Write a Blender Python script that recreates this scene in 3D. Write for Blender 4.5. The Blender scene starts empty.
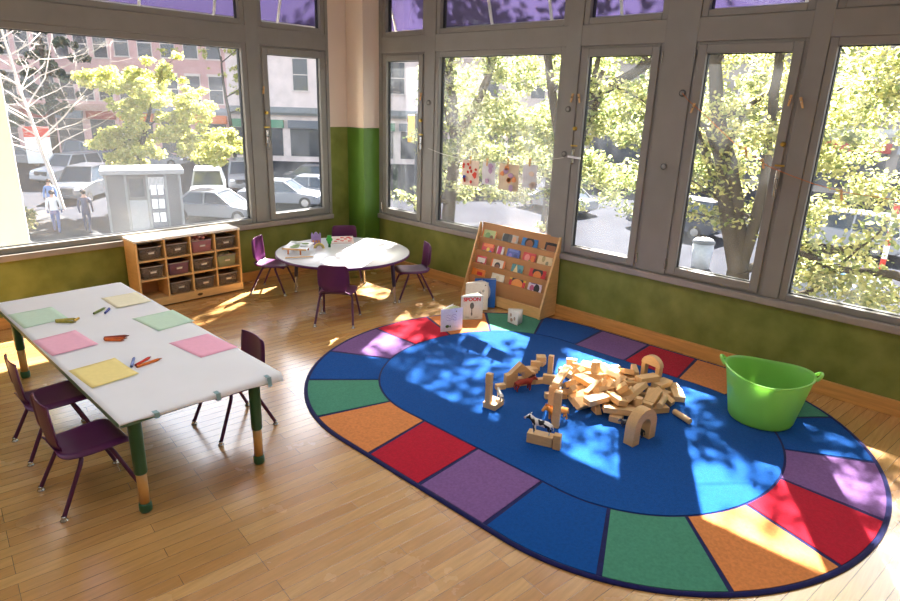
import bpy, bmesh, math, random
from mathutils import Vector, Matrix, Euler
PI = math.pi
R = math.radians
SC = bpy.context.scene
COL = SC.collection

# ------------------------------------------------------------------ helpers
def lin(c):
    return tuple((v/255/12.92) if v/255 <= .04045 else ((v/255+.055)/1.055)**2.4 for v in c)

MATS = {}
def nd(nt, t, **kw):
    n = nt.nodes.new(t)
    for k, v in kw.items():
        if k in n.inputs.keys():
            n.inputs[k].default_value = v
        else:
            setattr(n, k, v)
    return n

def mat(name, rgb, rough=.5, spec=.5, var=.12, scale=8.0, bump=0.0, bscale=60.0, metal=0.0, coat=0.0,
        sheen=0.0, trans=0.0, rgb2=None, stretch=None, detail=4.0):
    """procedural principled material: base colour mottled by a noise field in object space"""
    if name in MATS:
        return MATS[name]
    m = bpy.data.materials.new(name); m.use_nodes = True
    nt = m.node_tree; b = nt.nodes['Principled BSDF']
    c = lin(rgb)
    tc = nd(nt, 'ShaderNodeTexCoord')
    mp = nd(nt, 'ShaderNodeMapping')
    if stretch: mp.inputs['Scale'].default_value = stretch
    nt.links.new(tc.outputs['Object'], mp.inputs['Vector'])
    nz = nd(nt, 'ShaderNodeTexNoise', Scale=scale, Detail=detail)
    nt.links.new(mp.outputs['Vector'], nz.inputs['Vector'])
    rp = nd(nt, 'ShaderNodeValToRGB')
    rp.color_ramp.elements[0].position = .3; rp.color_ramp.elements[1].position = .7
    c2 = lin(rgb2) if rgb2 else tuple(min(1, v*(1+var)) for v in c)
    c1 = c if rgb2 else tuple(v*(1-var) for v in c)
    rp.color_ramp.elements[0].color = (*c1, 1); rp.color_ramp.elements[1].color = (*c2, 1)
    nt.links.new(nz.outputs['Fac'], rp.inputs['Fac'])
    nt.links.new(rp.outputs['Color'], b.inputs['Base Color'])
    b.inputs['Roughness'].default_value = rough
    b.inputs['Specular IOR Level'].default_value = spec
    b.inputs['Metallic'].default_value = metal
    b.inputs['Coat Weight'].default_value = coat
    b.inputs['Coat Roughness'].default_value = .12
    b.inputs['Sheen Weight'].default_value = sheen
    b.inputs['Transmission Weight'].default_value = trans
    if bump:
        n2 = nd(nt, 'ShaderNodeTexNoise', Scale=bscale, Detail=3.0)
        nt.links.new(mp.outputs['Vector'], n2.inputs['Vector'])
        bp = nd(nt, 'ShaderNodeBump', Strength=bump, Distance=.004)
        nt.links.new(n2.outputs['Fac'], bp.inputs['Height'])
        nt.links.new(bp.outputs['Normal'], b.inputs['Normal'])
    MATS[name] = m
    return m

def thin_mat(name, rgb, alpha, rough=.1, gloss=.08, transl=0.0):
    """see-through sheet: part transparent, part diffuse / translucent, a little gloss"""
    m = bpy.data.materials.new(name); m.use_nodes = True
    nt = m.node_tree; nt.nodes.clear()
    out = nd(nt, 'ShaderNodeOutputMaterial')
    tr = nd(nt, 'ShaderNodeBsdfTransparent')
    df = nd(nt, 'ShaderNodeBsdfDiffuse'); df.inputs['Color'].default_value = (*lin(rgb), 1)
    tl = nd(nt, 'ShaderNodeBsdfTranslucent'); tl.inputs['Color'].default_value = (*lin(rgb), 1)
    m1 = nd(nt, 'ShaderNodeMixShader'); m1.inputs[0].default_value = transl
    nt.links.new(df.outputs[0], m1.inputs[1]); nt.links.new(tl.outputs[0], m1.inputs[2])
    gl = nd(nt, 'ShaderNodeBsdfGlossy', Roughness=rough)
    nz = nd(nt, 'ShaderNodeTexNoise', Scale=3.0, Detail=5.0)
    tc = nd(nt, 'ShaderNodeTexCoord'); nt.links.new(tc.outputs['Object'], nz.inputs['Vector'])
    rp = nd(nt, 'ShaderNodeMapRange'); rp.inputs['To Min'].default_value = alpha*.75; rp.inputs['To Max'].default_value = min(1, alpha*1.25)
    nt.links.new(nz.outputs['Fac'], rp.inputs['Value'])
    m2 = nd(nt, 'ShaderNodeMixShader')
    nt.links.new(rp.outputs[0], m2.inputs[0]); nt.links.new(tr.outputs[0], m2.inputs[1]); nt.links.new(m1.outputs[0], m2.inputs[2])
    fr = nd(nt, 'ShaderNodeLayerWeight', Blend=.25)
    mu = nd(nt, 'ShaderNodeMath', operation='MULTIPLY'); mu.inputs[1].default_value = gloss
    nt.links.new(fr.outputs['Fresnel'], mu.inputs[0])
    m3 = nd(nt, 'ShaderNodeMixShader')
    nt.links.new(mu.outputs[0], m3.inputs[0]); nt.links.new(m2.outputs[0], m3.inputs[1]); nt.links.new(gl.outputs[0], m3.inputs[2])
    nt.links.new(m3.outputs[0], out.inputs['Surface'])
    MATS[name] = m
    return m

def leaf_mat(name, a, b, tl=.5):
    m = bpy.data.materials.new(name); m.use_nodes = True
    nt = m.node_tree; nt.nodes.clear()
    out = nd(nt, 'ShaderNodeOutputMaterial')
    geo = nd(nt, 'ShaderNodeNewGeometry')
    rp = nd(nt, 'ShaderNodeValToRGB')
    rp.color_ramp.elements[0].color = (*lin(a), 1); rp.color_ramp.elements[1].color = (*lin(b), 1)
    nt.links.new(geo.outputs['Random Per Island'], rp.inputs['Fac'])
    df = nd(nt, 'ShaderNodeBsdfDiffuse'); t = nd(nt, 'ShaderNodeBsdfTranslucent')
    nt.links.new(rp.outputs['Color'], df.inputs['Color']); nt.links.new(rp.outputs['Color'], t.inputs['Color'])
    mx = nd(nt, 'ShaderNodeMixShader'); mx.inputs[0].default_value = tl
    nt.links.new(df.outputs[0], mx.inputs[1]); nt.links.new(t.outputs[0], mx.inputs[2])
    nt.links.new(mx.outputs[0], out.inputs['Surface'])
    MATS[name] = m
    return m

class MB:
    def __init__(self): self.bm = bmesh.new(); self.M = Matrix.Identity(4)
    def v(self, p): return self.bm.verts.new(self.M @ Vector(p))
    def f(self, vs, mi=0, sm=False):
        try: fc = self.bm.faces.new(vs)
        except ValueError: return None
        fc.material_index = mi; fc.smooth = sm
        return fc
    def box(self, c, s, mi=0, rot=None):
        x, y, z = c; a, b, d = s[0]/2, s[1]/2, s[2]/2
        pts = [Vector((i*a, j*b, k*d)) for i in (-1, 1) for j in (-1, 1) for k in (-1, 1)]
        if rot is not None: pts = [rot @ p for p in pts]
        vs = [self.v(p+Vector(c)) for p in pts]
        for q in ((0,1,3,2),(4,6,7,5),(0,4,5,1),(2,3,7,6),(0,2,6,4),(1,5,7,3)): self.f([vs[i] for i in q], mi)
        return self
    def bb(self, x0, x1, y0, y1, z0, z1, mi=0):
        return self.box(((x0+x1)/2, (y0+y1)/2, (z0+z1)/2), (abs(x1-x0), abs(y1-y0), abs(z1-z0)), mi)
    def loft(self, rings, mi=0, sm=True, caps=True, closed=True):
        rows = [[self.v(p) for p in r] for r in rings]
        n = len(rings[0])
        for a, b in zip(rows, rows[1:]):
            for i in range(n if closed else n-1):
                self.f([a[i], a[(i+1) % n], b[(i+1) % n], b[i]], mi, sm)
        if caps and closed:
            self.f([self.v(p) for p in reversed(rings[0])], mi); self.f([self.v(p) for p in rings[-1]], mi)
        return self
    def tube(self, pts, r, seg=10, mi=0, caps=True):
        pts = [Vector(p) for p in pts]
        rs = r if isinstance(r, (list, tuple)) else [r]*len(pts)
        rings = []; up = None
        for i, p in enumerate(pts):
            d = (pts[min(i+1, len(pts)-1)]-pts[max(i-1, 0)]).normalized()
            if up is None:
                up = d.orthogonal().normalized()
            else:
                up = (up - d*up.dot(d))
                up = up.normalized() if up.length > 1e-6 else d.orthogonal().normalized()
            w = d.cross(up)
            rings.append([p + up*(math.cos(k*2*PI/seg)*rs[i]) + w*(math.sin(k*2*PI/seg)*rs[i]) for k in range(seg)])
        return self.loft(rings, mi, True, caps)
    def cyl(self, p0, p1, r0, r1=None, seg=14, mi=0):
        return self.tube([p0, p1], [r0, r0 if r1 is None else r1], seg, mi)
    def lathe(self, prof, c=(0,0,0), seg=32, mi=0, sm=True):
        rings = [[(c[0]+r*math.cos(k*2*PI/seg), c[1]+r*math.sin(k*2*PI/seg), c[2]+z) for k in range(seg)] for r, z in prof]
        return self.loft(rings, mi, sm, False)
    def prism(self, poly, t0, t1, axis='z', mi=0, sm=False):
        """poly: 2-d outline counter-clockwise; axis: extrusion axis"""
        def P(u, w, t):
            return {'z': (u, w, t), 'y': (u, t, w), 'x': (t, u, w)}[axis]
        a = [self.v(P(u, w, t0)) for u, w in poly]; b = [self.v(P(u, w, t1)) for u, w in poly]
        self.f([self.v(P(u, w, t0)) for u, w in reversed(poly)], mi) ; self.f([self.v(P(u, w, t1)) for u, w in poly], mi)
        n = len(poly)
        for i in range(n): self.f([a[i], a[(i+1) % n], b[(i+1) % n], b[i]], mi, sm)
        return self
    def ell(self, c, r, seg=14, rings=8, mi=0, rot=None):
        rr = []
        for j in range(rings+1):
            th = PI*j/rings; s = max(math.sin(th), .02)
            ring = []
            for k in range(seg):
                p = Vector((r[0]*s*math.cos(k*2*PI/seg), r[1]*s*math.sin(k*2*PI/seg), -r[2]*math.cos(th)))
                if rot is not None: p = rot @ p
                ring.append(p+Vector(c))
            rr.append(ring)
        return self.loft(rr, mi, True, True)
    def build(self, name, mats, parent=None, bevel=0.0, seg=2, loc=None, rot=None, keep=False):
        bmesh.ops.recalc_face_normals(self.bm, faces=self.bm.faces[:])
        me = bpy.data.meshes.new(name); self.bm.to_mesh(me)
        if not keep: self.bm.free()
        for m in (mats if isinstance(mats, (list, tuple)) else [mats]): me.materials.append(m)
        o = bpy.data.objects.new(name, me); COL.objects.link(o)
        if parent: o.parent = parent
        if loc is not None: o.location = loc
        if rot is not None: o.rotation_euler = rot
        if bevel:
            b = o.modifiers.new('bevel', 'BEVEL'); b.width = bevel; b.segments = seg; b.limit_method = 'ANGLE'; b.angle_limit = R(40)
            b.harden_normals = False
        return o

def tag(o, label, cat, group=None, kind=None):
    o['label'] = label; o['category'] = cat
    if group: o['group'] = group
    if kind: o['kind'] = kind
    return o

def empty(name, loc=(0,0,0), rz=0.0, label=None, cat=None, group=None, kind=None, rot=None):
    o = bpy.data.objects.new(name, None); COL.objects.link(o)
    o.location = loc; o.rotation_euler = rot if rot is not None else (0, 0, rz)
    o.empty_display_size = .05
    if label: tag(o, label, cat, group, kind)
    return o

KIDS = {}
def kids(o):
    return [c for c in bpy.data.objects if c.parent == o]
def dup(o, loc=None, rz=None, label=None, cat=None, group=None, parent=None, mats=None, rot=None):
    """copy of a thing together with its parts and sub-parts"""
    c = o.copy(); COL.objects.link(c)
    if parent is not None: c.parent = parent
    if loc is not None: c.location = loc
    if rz is not None: c.rotation_euler = (0, 0, rz)
    if rot is not None: c.rotation_euler = rot
    if label: c['label'] = label
    if cat: c['category'] = cat
    if group: c['group'] = group
    for k in kids(o): dup(k, parent=c)
    return c

def skin_fig(name, verts, edges, m, parent=None, sub=1, loc=None, rz=None, scale=1.0):
    me = bpy.data.meshes.new(name)
    me.from_pydata([Vector(v[:3])*scale for v in verts], edges, [])
    o = bpy.data.objects.new(name, me); COL.objects.link(o)
    me.materials.append(m)
    o.modifiers.new('skin', 'SKIN').use_smooth_shade = True
    sk = me.skin_vertices[0].data
    for i, v in enumerate(verts):
        sk[i].radius = (v[3]*scale, v[3]*scale); sk[i].use_root = (i == 0)
    s = o.modifiers.new('sub', 'SUBSURF'); s.levels = sub; s.render_levels = sub
    if parent: o.parent = parent
    if loc is not None: o.location = loc
    if rz is not None: o.rotation_euler = (0, 0, rz)
    return o

def rrect(w, h, r, n=5, cx=0, cy=0):
    pts = []
    for (sx, sy, a0) in ((1,1,0),(-1,1,90),(-1,-1,180),(1,-1,270)):
        for k in range(n+1):
            a = R(a0+90*k/n)
            pts.append((cx+sx*(w/2-r)+r*math.cos(a), cy+sy*(h/2-r)+r*math.sin(a)))
    return pts

# ------------------------------------------------------------------ camera
XW, YW = 5.516, 6.846          # the two window walls meet at this corner
cam = bpy.data.cameras.new('camera'); camo = bpy.data.objects.new('camera', cam); COL.objects.link(camo)
RM = ((0.68850759,-0.20160134,0.69664495),(-0.72453427,-0.23324948,0.64857133),(0.03173922,-0.95128943,-0.30666112))
m4 = Matrix.Identity(4)
for i in range(3):
    m4[i][0] = RM[i][0]; m4[i][1] = -RM[i][1]; m4[i][2] = -RM[i][2]
m4.translation = (0, 0, 2.2)
camo.matrix_world = m4
cam.sensor_width = 36; cam.lens = 36*621.98/900; cam.clip_end = 500
SC.camera = camo

# ------------------------------------------------------------------ materials of the room
M = {}
def wood_floor():
    m = bpy.data.materials.new('floor_boards'); m.use_nodes = True
    nt = m.node_tree; b = nt.nodes['Principled BSDF']
    tc = nd(nt, 'ShaderNodeTexCoord'); mp = nd(nt, 'ShaderNodeMapping')
    mp.inputs['Rotation'].default_value = (0, 0, R(6.9))
    nt.links.new(tc.outputs['Object'], mp.inputs['Vector'])
    br = nd(nt, 'ShaderNodeTexBrick'); br.offset = .37; br.offset_frequency = 3; br.squash = 1.0
    br.inputs['Scale'].default_value = 1.0; br.inputs['Brick Width'].default_value = .95; br.inputs['Row Height'].default_value = .078
    br.inputs['Mortar Size'].default_value = .0016; br.inputs['Mortar Smooth'].default_value = .3; br.inputs['Bias'].default_value = -.15
    br.inputs['Color1'].default_value = (*lin((216, 168, 104)), 1); br.inputs['Color2'].default_value = (*lin((188, 132, 72)), 1)
    br.inputs['Mortar'].default_value = (*lin((118, 72, 30)), 1)
    nt.links.new(mp.outputs['Vector'], br.inputs['Vector'])
    mp2 = nd(nt, 'ShaderNodeMapping'); mp2.inputs['Rotation'].default_value = (0, 0, R(6.9)); mp2.inputs['Scale'].default_value = (2.2, 30, 1)
    nt.links.new(tc.outputs['Object'], mp2.inputs['Vector'])
    nz = nd(nt, 'ShaderNodeTexNoise', Scale=1.6, Detail=6.0, Roughness=.65); nt.links.new(mp2.outputs['Vector'], nz.inputs['Vector'])
    mr = nd(nt, 'ShaderNodeMapRange'); mr.inputs['From Min'].default_value = .3; mr.inputs['From Max'].default_value = .75
    mr.inputs['To Min'].default_value = .80; mr.inputs['To Max'].default_value = 1.12
    nt.links.new(nz.outputs['Fac'], mr.inputs['Value'])
    mx = nd(nt, 'ShaderNodeMix', data_type='RGBA', blend_type='MULTIPLY'); mx.inputs[0].default_value = 1.0
    nt.links.new(br.outputs['Color'], mx.inputs[6]); nt.links.new(mr.outputs[0], mx.inputs[7])
    nt.links.new(mx.outputs[2], b.inputs['Base Color'])
    n3 = nd(nt, 'ShaderNodeTexNoise', Scale=2.2, Detail=5.0); nt.links.new(mp.outputs['Vector'], n3.inputs['Vector'])
    r3 = nd(nt, 'ShaderNodeMapRange'); r3.inputs['To Min'].default_value = .16; r3.inputs['To Max'].default_value = .34
    nt.links.new(n3.outputs['Fac'], r3.inputs['Value']); nt.links.new(r3.outputs[0], b.inputs['Roughness'])
    b.inputs['Specular IOR Level'].default_value = .9
    b.inputs['Coat Weight'].default_value = 1.0; b.inputs['Coat Roughness'].default_value = .2; b.inputs['Coat IOR'].default_value = 2.0
    bp = nd(nt, 'ShaderNodeBump', Strength=.25, Distance=.002); nt.links.new(br.outputs['Fac'], bp.inputs['Height']); bp.invert = True
    nt.links.new(bp.outputs['Normal'], b.inputs['Normal']); nt.links.new(bp.outputs['Normal'], b.inputs['Coat Normal'])
    return m
M['floor'] = wood_floor()
M['green'] = mat('sponged_green_paint', (104, 112, 46), .55, .3, scale=4.2, rgb2=(134, 140, 70), bump=.15, bscale=40, detail=6)
M['green_col'] = mat('green_paint_smooth', (78, 118, 38), .35, .5, scale=3.0, rgb2=(92, 132, 48))
M['cream'] = mat('cream_paint', (226, 208, 190), .6, .3, .04, 2)
M['white_wall'] = mat('off_white_paint', (225, 220, 210), .7, .2, .03, 2)
M['frame'] = mat('taupe_window_paint', (135, 132, 125), .42, .45, .05, 5)
M['sill'] = mat('grey_sill_paint', (150, 142, 134), .45, .5, .08, 6)
M['dark_ring'] = mat('shade_and_cap_black', (26, 26, 28), .5, .3)  # black that paints the window reveal's shadow; also rings the cover caps
M['base_wood'] = mat('honey_baseboard_wood', (205, 150, 84), .42, .45, .14, 3, stretch=(1, 1, 14))
M['maple'] = mat('maple_wood', (224, 182, 122), .4, .45, .08, 5, stretch=(2, 2, 12))
M['maple_edge'] = mat('maple_plywood_edge', (206, 160, 98), .45, .4, .12, 6)
M['maple_brown'] = mat('tan_hardboard', (190, 140, 92), .5, .35, .06, 6)
M['laminate'] = mat('white_laminate', (236, 236, 238), .25, .5, .02, 4)
M['glass'] = thin_mat('window_glass', (225, 230, 235), .04, .02, .4, .2)
M['dusty_glass'] = thin_mat('dusty_window_glass', (240, 242, 245), .11, .02, .4, .06)
M['chrome'] = mat('satin_metal', (196, 194, 190), .25, .6, .04, 8, metal=1.0)
M['brass'] = mat('brass', (214, 176, 84), .28, .6, .06, 8, metal=1.0)
M['peg'] = mat('pale_clothespin_wood', (212, 170, 118), .6, .3)
M['plum'] = mat('plum_moulded_plastic', (92, 36, 84), .36, .5, .07, 9, bump=.12, bscale=260)
M['plum_steel'] = mat('plum_painted_steel', (80, 26, 66), .3, .5, .05, 9)
M['plum_edge'] = mat('plum_edge_band', (88, 38, 98), .4, .4, .05, 9)
M['navy_steel'] = mat('dark_indigo_painted_steel', (44, 36, 72), .35, .5, .05, 9)
M['dk_green'] = mat('dark_green_enamel', (32, 84, 50), .3, .5, .06, 8)
M['gold_leg'] = mat('tan_lower_leg', (196, 148, 84), .3, .5, .08, 10)
M['black'] = mat('black_plastic', (24, 24, 28), .4, .4)
M['white'] = mat('white_paint', (238, 238, 236), .5, .4, .03)
M['art_paper'] = mat('white_craft_paper', (236, 236, 238), .75, .2, .02, 3)

def struct(o, label, cat):
    return tag(o, label, cat, kind='structure')

# ------------------------------------------------------------------ room shell
b = MB(); b.bb(-3.5, XW+.2, -3.5, YW+.2, -.12, 0)
struct(b.build('floor', M['floor']), 'honey coloured hardwood strip floor with a glossy finish', 'floor')
b = MB(); b.bb(-3.5, XW+.2, -3.5, YW+.2, 3.9, 4.0)
struct(b.build('ceiling', M['white_wall']), 'white ceiling above the classroom', 'ceiling')
b = MB(); b.bb(-3.6, -3.5, -3.5, YW+.2, 0, 3.9)
struct(b.build('wall_side', M['white_wall']), 'plain white wall facing the bookstand wall', 'wall')
b = MB(); b.bb(-3.5, XW+.2, -3.6, -3.5, 0, 3.9)
struct(b.build('wall_back', M['white_wall']), 'plain white wall facing the cubby shelf wall', 'wall')
# right window wall (plane x = XW) and left window wall (plane y = YW)
b = MB(); b.bb(XW, XW+.2, -3.5, YW+.2, 0, .64, 0); b.bb(XW, XW+.2, -3.5, YW+.2, 3.62, 3.9, 1); b.bb(XW, XW+.2, -3.5, -.5, .64, 3.62, 0)
struct(b.build('wall_right', [M['green'], M['cream']]), 'sponge-painted olive green wall below the window band behind the bookstand and green tub', 'wall')
b = MB(); b.bb(-3.5, XW, YW, YW+.2, 0, .64, 0); b.bb(-3.5, XW, YW, YW+.2, 3.62, 3.9, 1); b.bb(-3.5, 1.0, YW, YW+.2, .64, 3.62, 0)
b.bb(4.97, XW, YW, YW+.2, .64, 1.82, 0); b.bb(4.97, XW, YW, YW+.2, 1.82, 3.62, 1)
struct(b.build('wall_left', [M['green'], M['cream']]), 'olive green wall below the window band behind the cubby shelf', 'wall')
b = MB(); b.bb(5.245, XW-.002, 6.50, YW-.002, 0, 1.82, 0); b.bb(5.245, XW-.002, 6.50, YW-.002, 1.82, 3.899, 1)
struct(b.build('wall_corner', [M['green_col'], M['cream']], bevel=.01), 'corner pilaster painted green below and cream above', 'wall')

class Plane:
    """a = coordinate along the wall, d = depth outwards, z = height"""
    def __init__(s, k): s.k = k
    def bb(s, b, a0, a1, d0, d1, z0, z1, mi=0):
        if s.k == 'B': b.bb(XW+d0, XW+d1, a0, a1, z0, z1, mi)
        else: b.bb(a0, a1, YW+d0, YW+d1, z0, z1, mi)
    def P(s, a, d, z): return (XW+d, a, z) if s.k == 'B' else (a, YW+d, z)
PB, PA = Plane('B'), Plane('A')

def ring(P, b, a0, a1, z0, z1, w, d0, d1, mi=0, wb=None):
    wb = w if wb is None else wb
    P.bb(b, a0, a0+w, d0, d1, z0, z1, mi); P.bb(b, a1-w, a1, d0, d1, z0, z1, mi)
    P.bb(b, a0+w, a1-w, d0, d1, z0, z0+wb, mi); P.bb(b, a0+w, a1-w, d0, d1, z1-w, z1, mi)

TR = [0]
def trim(P, a0, a1, d0, d1, z0, z1, label, m='frame', bev=.006):
    TR[0] += 1
    b = MB(); P.bb(b, a0, a1, d0, d1, z0, z1)
    return struct(b.build('trim_%d' % TR[0], M[m], bevel=bev), label, 'trim')
trim(PB, -.5, 6.50, -.012, .12, 2.73, 2.92, 'grey transom rail across the windows behind the bookstand')
trim(PA, 1.0, 4.97, -.012, .12, 2.73, 2.92, 'grey transom rail across the windows behind the cubby shelf')
trim(PB, -.5, 6.50, -.045, .14, .64, .70, 'grey window sill running above the bookstand and tub', 'sill')
trim(PA, 1.0, 4.97, -.045, .14, .64, .70, 'grey window sill running behind the cubby shelf', 'sill')
for a0, a1, t in ((5.49, 5.66, 'slim grey mullion between the narrow corner window and the big pane with artwork'),
                  (3.52, 3.69, 'slim grey mullion just left of the silver lever handle window'),
                  (2.39, 2.68, 'widest grey mullion carrying two round caps between the two casement windows'),
                  (1.39, 1.53, 'slim grey mullion between the clothesline casement and the last big pane'),
                  (-.5, -.4, 'grey end post of the window band beyond the green tub'), (6.44, 6.50, 'narrow grey post beside the cream pilaster')):
    trim(PB, a0, a1, -.015, .12, .70, 3.62, t)
for a0, a1, t in ((3.85, 4.01, 'grey mullion between the street windows above the cubby shelf end'), (4.925, 4.97, 'narrow grey post against the cream corner wall'), (1.0, 1.16, 'grey end post of the street window band')):
    trim(PA, a0, a1, -.015, .12, .70, 3.62, t)
trim(PB, -3.5, 6.50, -.03, -.001, 0, .125, 'honey wood baseboard behind the bookstand and tub', 'base_wood', .004)
TR[0] += 1
b = MB(); b.bb(-3.5, XW-.3, YW-.03, YW-.001, 0, .11)
struct(b.build('trim_%d' % TR[0], M['base_wood'], bevel=.004), 'honey wood baseboard behind the cubby shelf', 'trim')

WN = [0]
def window(P, a0, a1, z0, z1, sash, label, glass='glass', hand=None, hinge=None):
    WN[0] += 1
    a_mid = (a0+a1)/2
    w = empty('window_%d' % WN[0], P.P(a_mid, 0, z0), 0, label, 'window', kind='structure')
    off = Vector(P.P(a_mid, 0, z0))
    def fin(b, name, m, bevel=0):
        for v in b.bm.verts: v.co -= off
        return b.build(name, m, w, bevel)
    b = MB(); 
    if sash:
        ring(P, b, a0, a1, z0, z1, .03, -.004, .10); fin(b, 'window_frame', M['frame'], .004)
        b = MB(); ring(P, b, a0+.026, a1-.026, z0+.022, z1-.022, .072, -.024, .055); s = fin(b, 'sash', M['frame'], .006)
        b = MB(); ring(P, b, a0+.096, a1-.096, z0+.092, z1-.092, .008, .012, .046); fin(b, 'dark_ring', M['dark_ring'])  # dark strip in place of the reveal's shadow at the glass edge
        b = MB(); P.bb(b, a0+.098, a1-.098, .030, .036, z0+.094, z1-.094); fin(b, 'pane', M[glass])
    else:
        ring(P, b, a0, a1, z0, z1, .058, -.004, .10); fin(b, 'window_frame', M['frame'], .006)
        b = MB(); ring(P, b, a0+.056, a1-.056, z0+.056, z1-.056, .008, .045, .095); fin(b, 'dark_ring', M['dark_ring'])  # same painted reveal shadow around the fixed glass
        b = MB(); P.bb(b, a0+.058, a1-.058, .070, .076, z0+.058, z1-.058); fin(b, 'pane', M[glass])
    if hinge is not None:
        for zz in (z0+.06, z1-.16):
            b = MB(); b.cyl(P.P(hinge, -.022, zz), P.P(hinge, -.022, zz+.1), .008, seg=8); fin(b, 'hinge', M['chrome'])
    if hand:
        ha, hz, kind = hand
        b = MB(); P.bb(b, ha-.018, ha+.018, -.036, -.020, hz-.075, hz+.075); hp = fin(b, 'handle', M['chrome'], .005)
        b = MB(); b.cyl(P.P(ha, -.03, hz), P.P(ha, -.075, hz), .010, seg=8)
        if kind == 'side': b.tube([P.P(ha+.03, -.075, hz), P.P(ha-.115, -.072, hz-.008)], .010, 8)
        else: b.tube([P.P(ha, -.075, hz+.01), P.P(ha-.01, -.07, hz-.14)], .010, 8)
        for v in b.bm.verts: v.co -= off
        lv = b.build('handle_lever', M['white'] if kind == 'side' else M['chrome'], hp)
        b = MB(); b.cyl(P.P(ha+.005, -.022, hz+.27), P.P(ha+.005, -.05, hz+.27), .022, .016, seg=12); fin(b, 'latch', M['brass'])
        b = MB(); P.bb(b, ha-.035, ha+.035, -.034, -.022, hz+.098, hz+.112); fin(b, 'latch_plate', M['brass'])
    return w
window(PB, 5.66, 6.44, .70, 2.73, True, 'narrow casement window right beside the corner pilaster', hand=(5.69, 1.68, 'down'), hinge=6.44)
window(PB, 3.69, 5.49, .70, 2.73, False, 'wide fixed window above the bookstand with artworks strung across it', 'dusty_glass')
window(PB, 2.68, 3.52, .70, 2.73, True, 'casement window just right of the bookstand with white lever handle', hand=(3.49, 1.70, 'side'), hinge=2.68)
window(PB, 1.53, 2.39, .70, 2.73, True, 'casement window showing a forked tree trunk with orange string across', hand=(1.565, 1.68, 'down'), hinge=2.39)
window(PB, -.4, 1.39, .70, 2.73, False, 'wide fixed window beyond the green tub, cut by the picture edge')
window(PA, 1.16, 3.85, .70, 2.73, False, 'wide street window above the cubby shelf facing the yellow tree', 'dusty_glass')
window(PA, 4.01, 4.925, .70, 2.73, True, 'casement street window beside the cream corner wall', hand=(4.045, 1.72, 'down'), hinge=4.925)
for a0, a1, t in ((5.66, 6.44, 'small transom window beside the corner pilaster'), (3.69, 5.49, 'wide transom window above the artwork window'),
                  (2.68, 3.52, 'transom window above the white lever handle casement'), (1.53, 2.39, 'transom window above the clothesline casement'), (-.4, 1.39, 'transom window above the last wide pane')):
    window(PB, a0, a1, 2.92, 3.62, False, t)
for a0, a1, t in ((1.16, 3.85, 'wide transom window above the street window'), (4.01, 4.925, 'transom window above the street casement by the corner')):
    window(PA, a0, a1, 2.92, 3.62, False, t)

# clothespins, caps, string and artworks on the window band
def disc_cap(a, z, label):
    b = MB(); b.lathe([(.0005, .012), (.026, .012), (.030, .006), (.030, 0)], seg=20)
    b.lathe([(.022, .0125), (.024, .0135), (.027, .0125)], seg=20, mi=1)
    o = b.build('cover_cap', [M['frame'], M['dark_ring']], loc=(XW-.016, a, z), rot=(0, -PI/2, 0))
    tag(o, label, 'cap')
disc_cap(2.452, 2.32, 'round cover cap where the orange string starts on the widest mullion')
disc_cap(2.531, 1.689, 'round cover cap low on the widest mullion')
disc_cap(3.600, 2.15, 'round cover cap on the mullion left of the white lever handle, upper one')
disc_cap(3.600, 1.716, 'round cover cap on the mullion left of the white lever handle, lower one')
disc_cap(5.575, 2.161, 'round cover cap on the slim mullion beside the narrow corner window')

def clothespin(loc, tilt, label, P='B', group=None):
    o = empty('clothespin', loc, 0, label, 'clothespin', group)
    o.rotation_euler = (tilt, 0, 0) if P == 'B' else (0, tilt, 0)
    for s in (-1, 1):
        b = MB(); b.box((s*.006 if P == 'B' else 0, 0 if P == 'B' else s*.006, 0), (.008 if P == 'B' else .014, .014 if P == 'B' else .008, .085), rot=Matrix.Rotation(s*.09, 3, 'Y' if P == 'B' else 'X'))
        b.build('prong', M['peg'], o, .002)
    b = MB(); b.cyl((-.012, 0, .008), (.012, 0, .008), .006, seg=8); b.build('spring', M['chrome'], o)
    return o
xs = XW-.05
def cs(pts, name, m, r, label, cat):
    b = MB(); b.tube(pts, r, 6)
    return tag(b.build(name, m), label, cat)
M['orange_string'] = mat('orange_cord', (206, 120, 62), .7, .2)
M['white_string'] = mat('pale_cord', (222, 216, 205), .7, .2)
cs([(XW-.03, 2.449, 2.32), (xs, 2.378, 2.262), (xs, 2.241, 2.165), (xs, 1.945, 1.94), (xs, 1.751, 1.835), (xs, 1.637, 1.772), (xs, 1.45, 1.715), (xs, 1.29, 1.672), (xs, 1.07, 1.634), (xs, .4, 1.60)],
   'string_line', M['orange_string'], .0028, 'orange string sagging across the forked trunk window', 'string')
cs([(XW-.03, 5.56, 1.63), (xs, 5.3, 1.585), (xs, 4.99, 1.556), (xs, 4.6, 1.550), (xs, 4.3, 1.572), (xs, 3.95, 1.61), (XW-.03, 3.6, 1.68)],
   'string_line', M['white_string'], .0025, 'pale string across the wide window above the bookstand', 'string')
clothespin((xs, 2.33, 2.20), .28, 'clothespin on the orange string nearest the round cap')
clothespin((xs, 1.831, 1.872), -.3, 'clothespin on the orange string over the forked trunk')
clothespin((xs, 1.686, 1.79), -.3, 'clothespin on the orange string beside the casement handle')
clothespin((xs, 1.09, 1.61), -.25, 'clothespin on the orange string in front of the last wide pane')
clothespin((XW-.045, 1.577, 2.28), .1, 'clothespin stuck upright on the clothesline casement frame')
clothespin((XW-.04, 1.49, 2.265), -.35, 'slanting clothespin on the mullion right of the clothesline casement')
clothespin((XW-.04, 3.555, 2.257), .2, 'clothespin on the mullion above the upper round cap')
clothespin((XW-.045, 3.47, 2.255), -.25, 'clothespin on the casement frame above the white lever handle')
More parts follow.
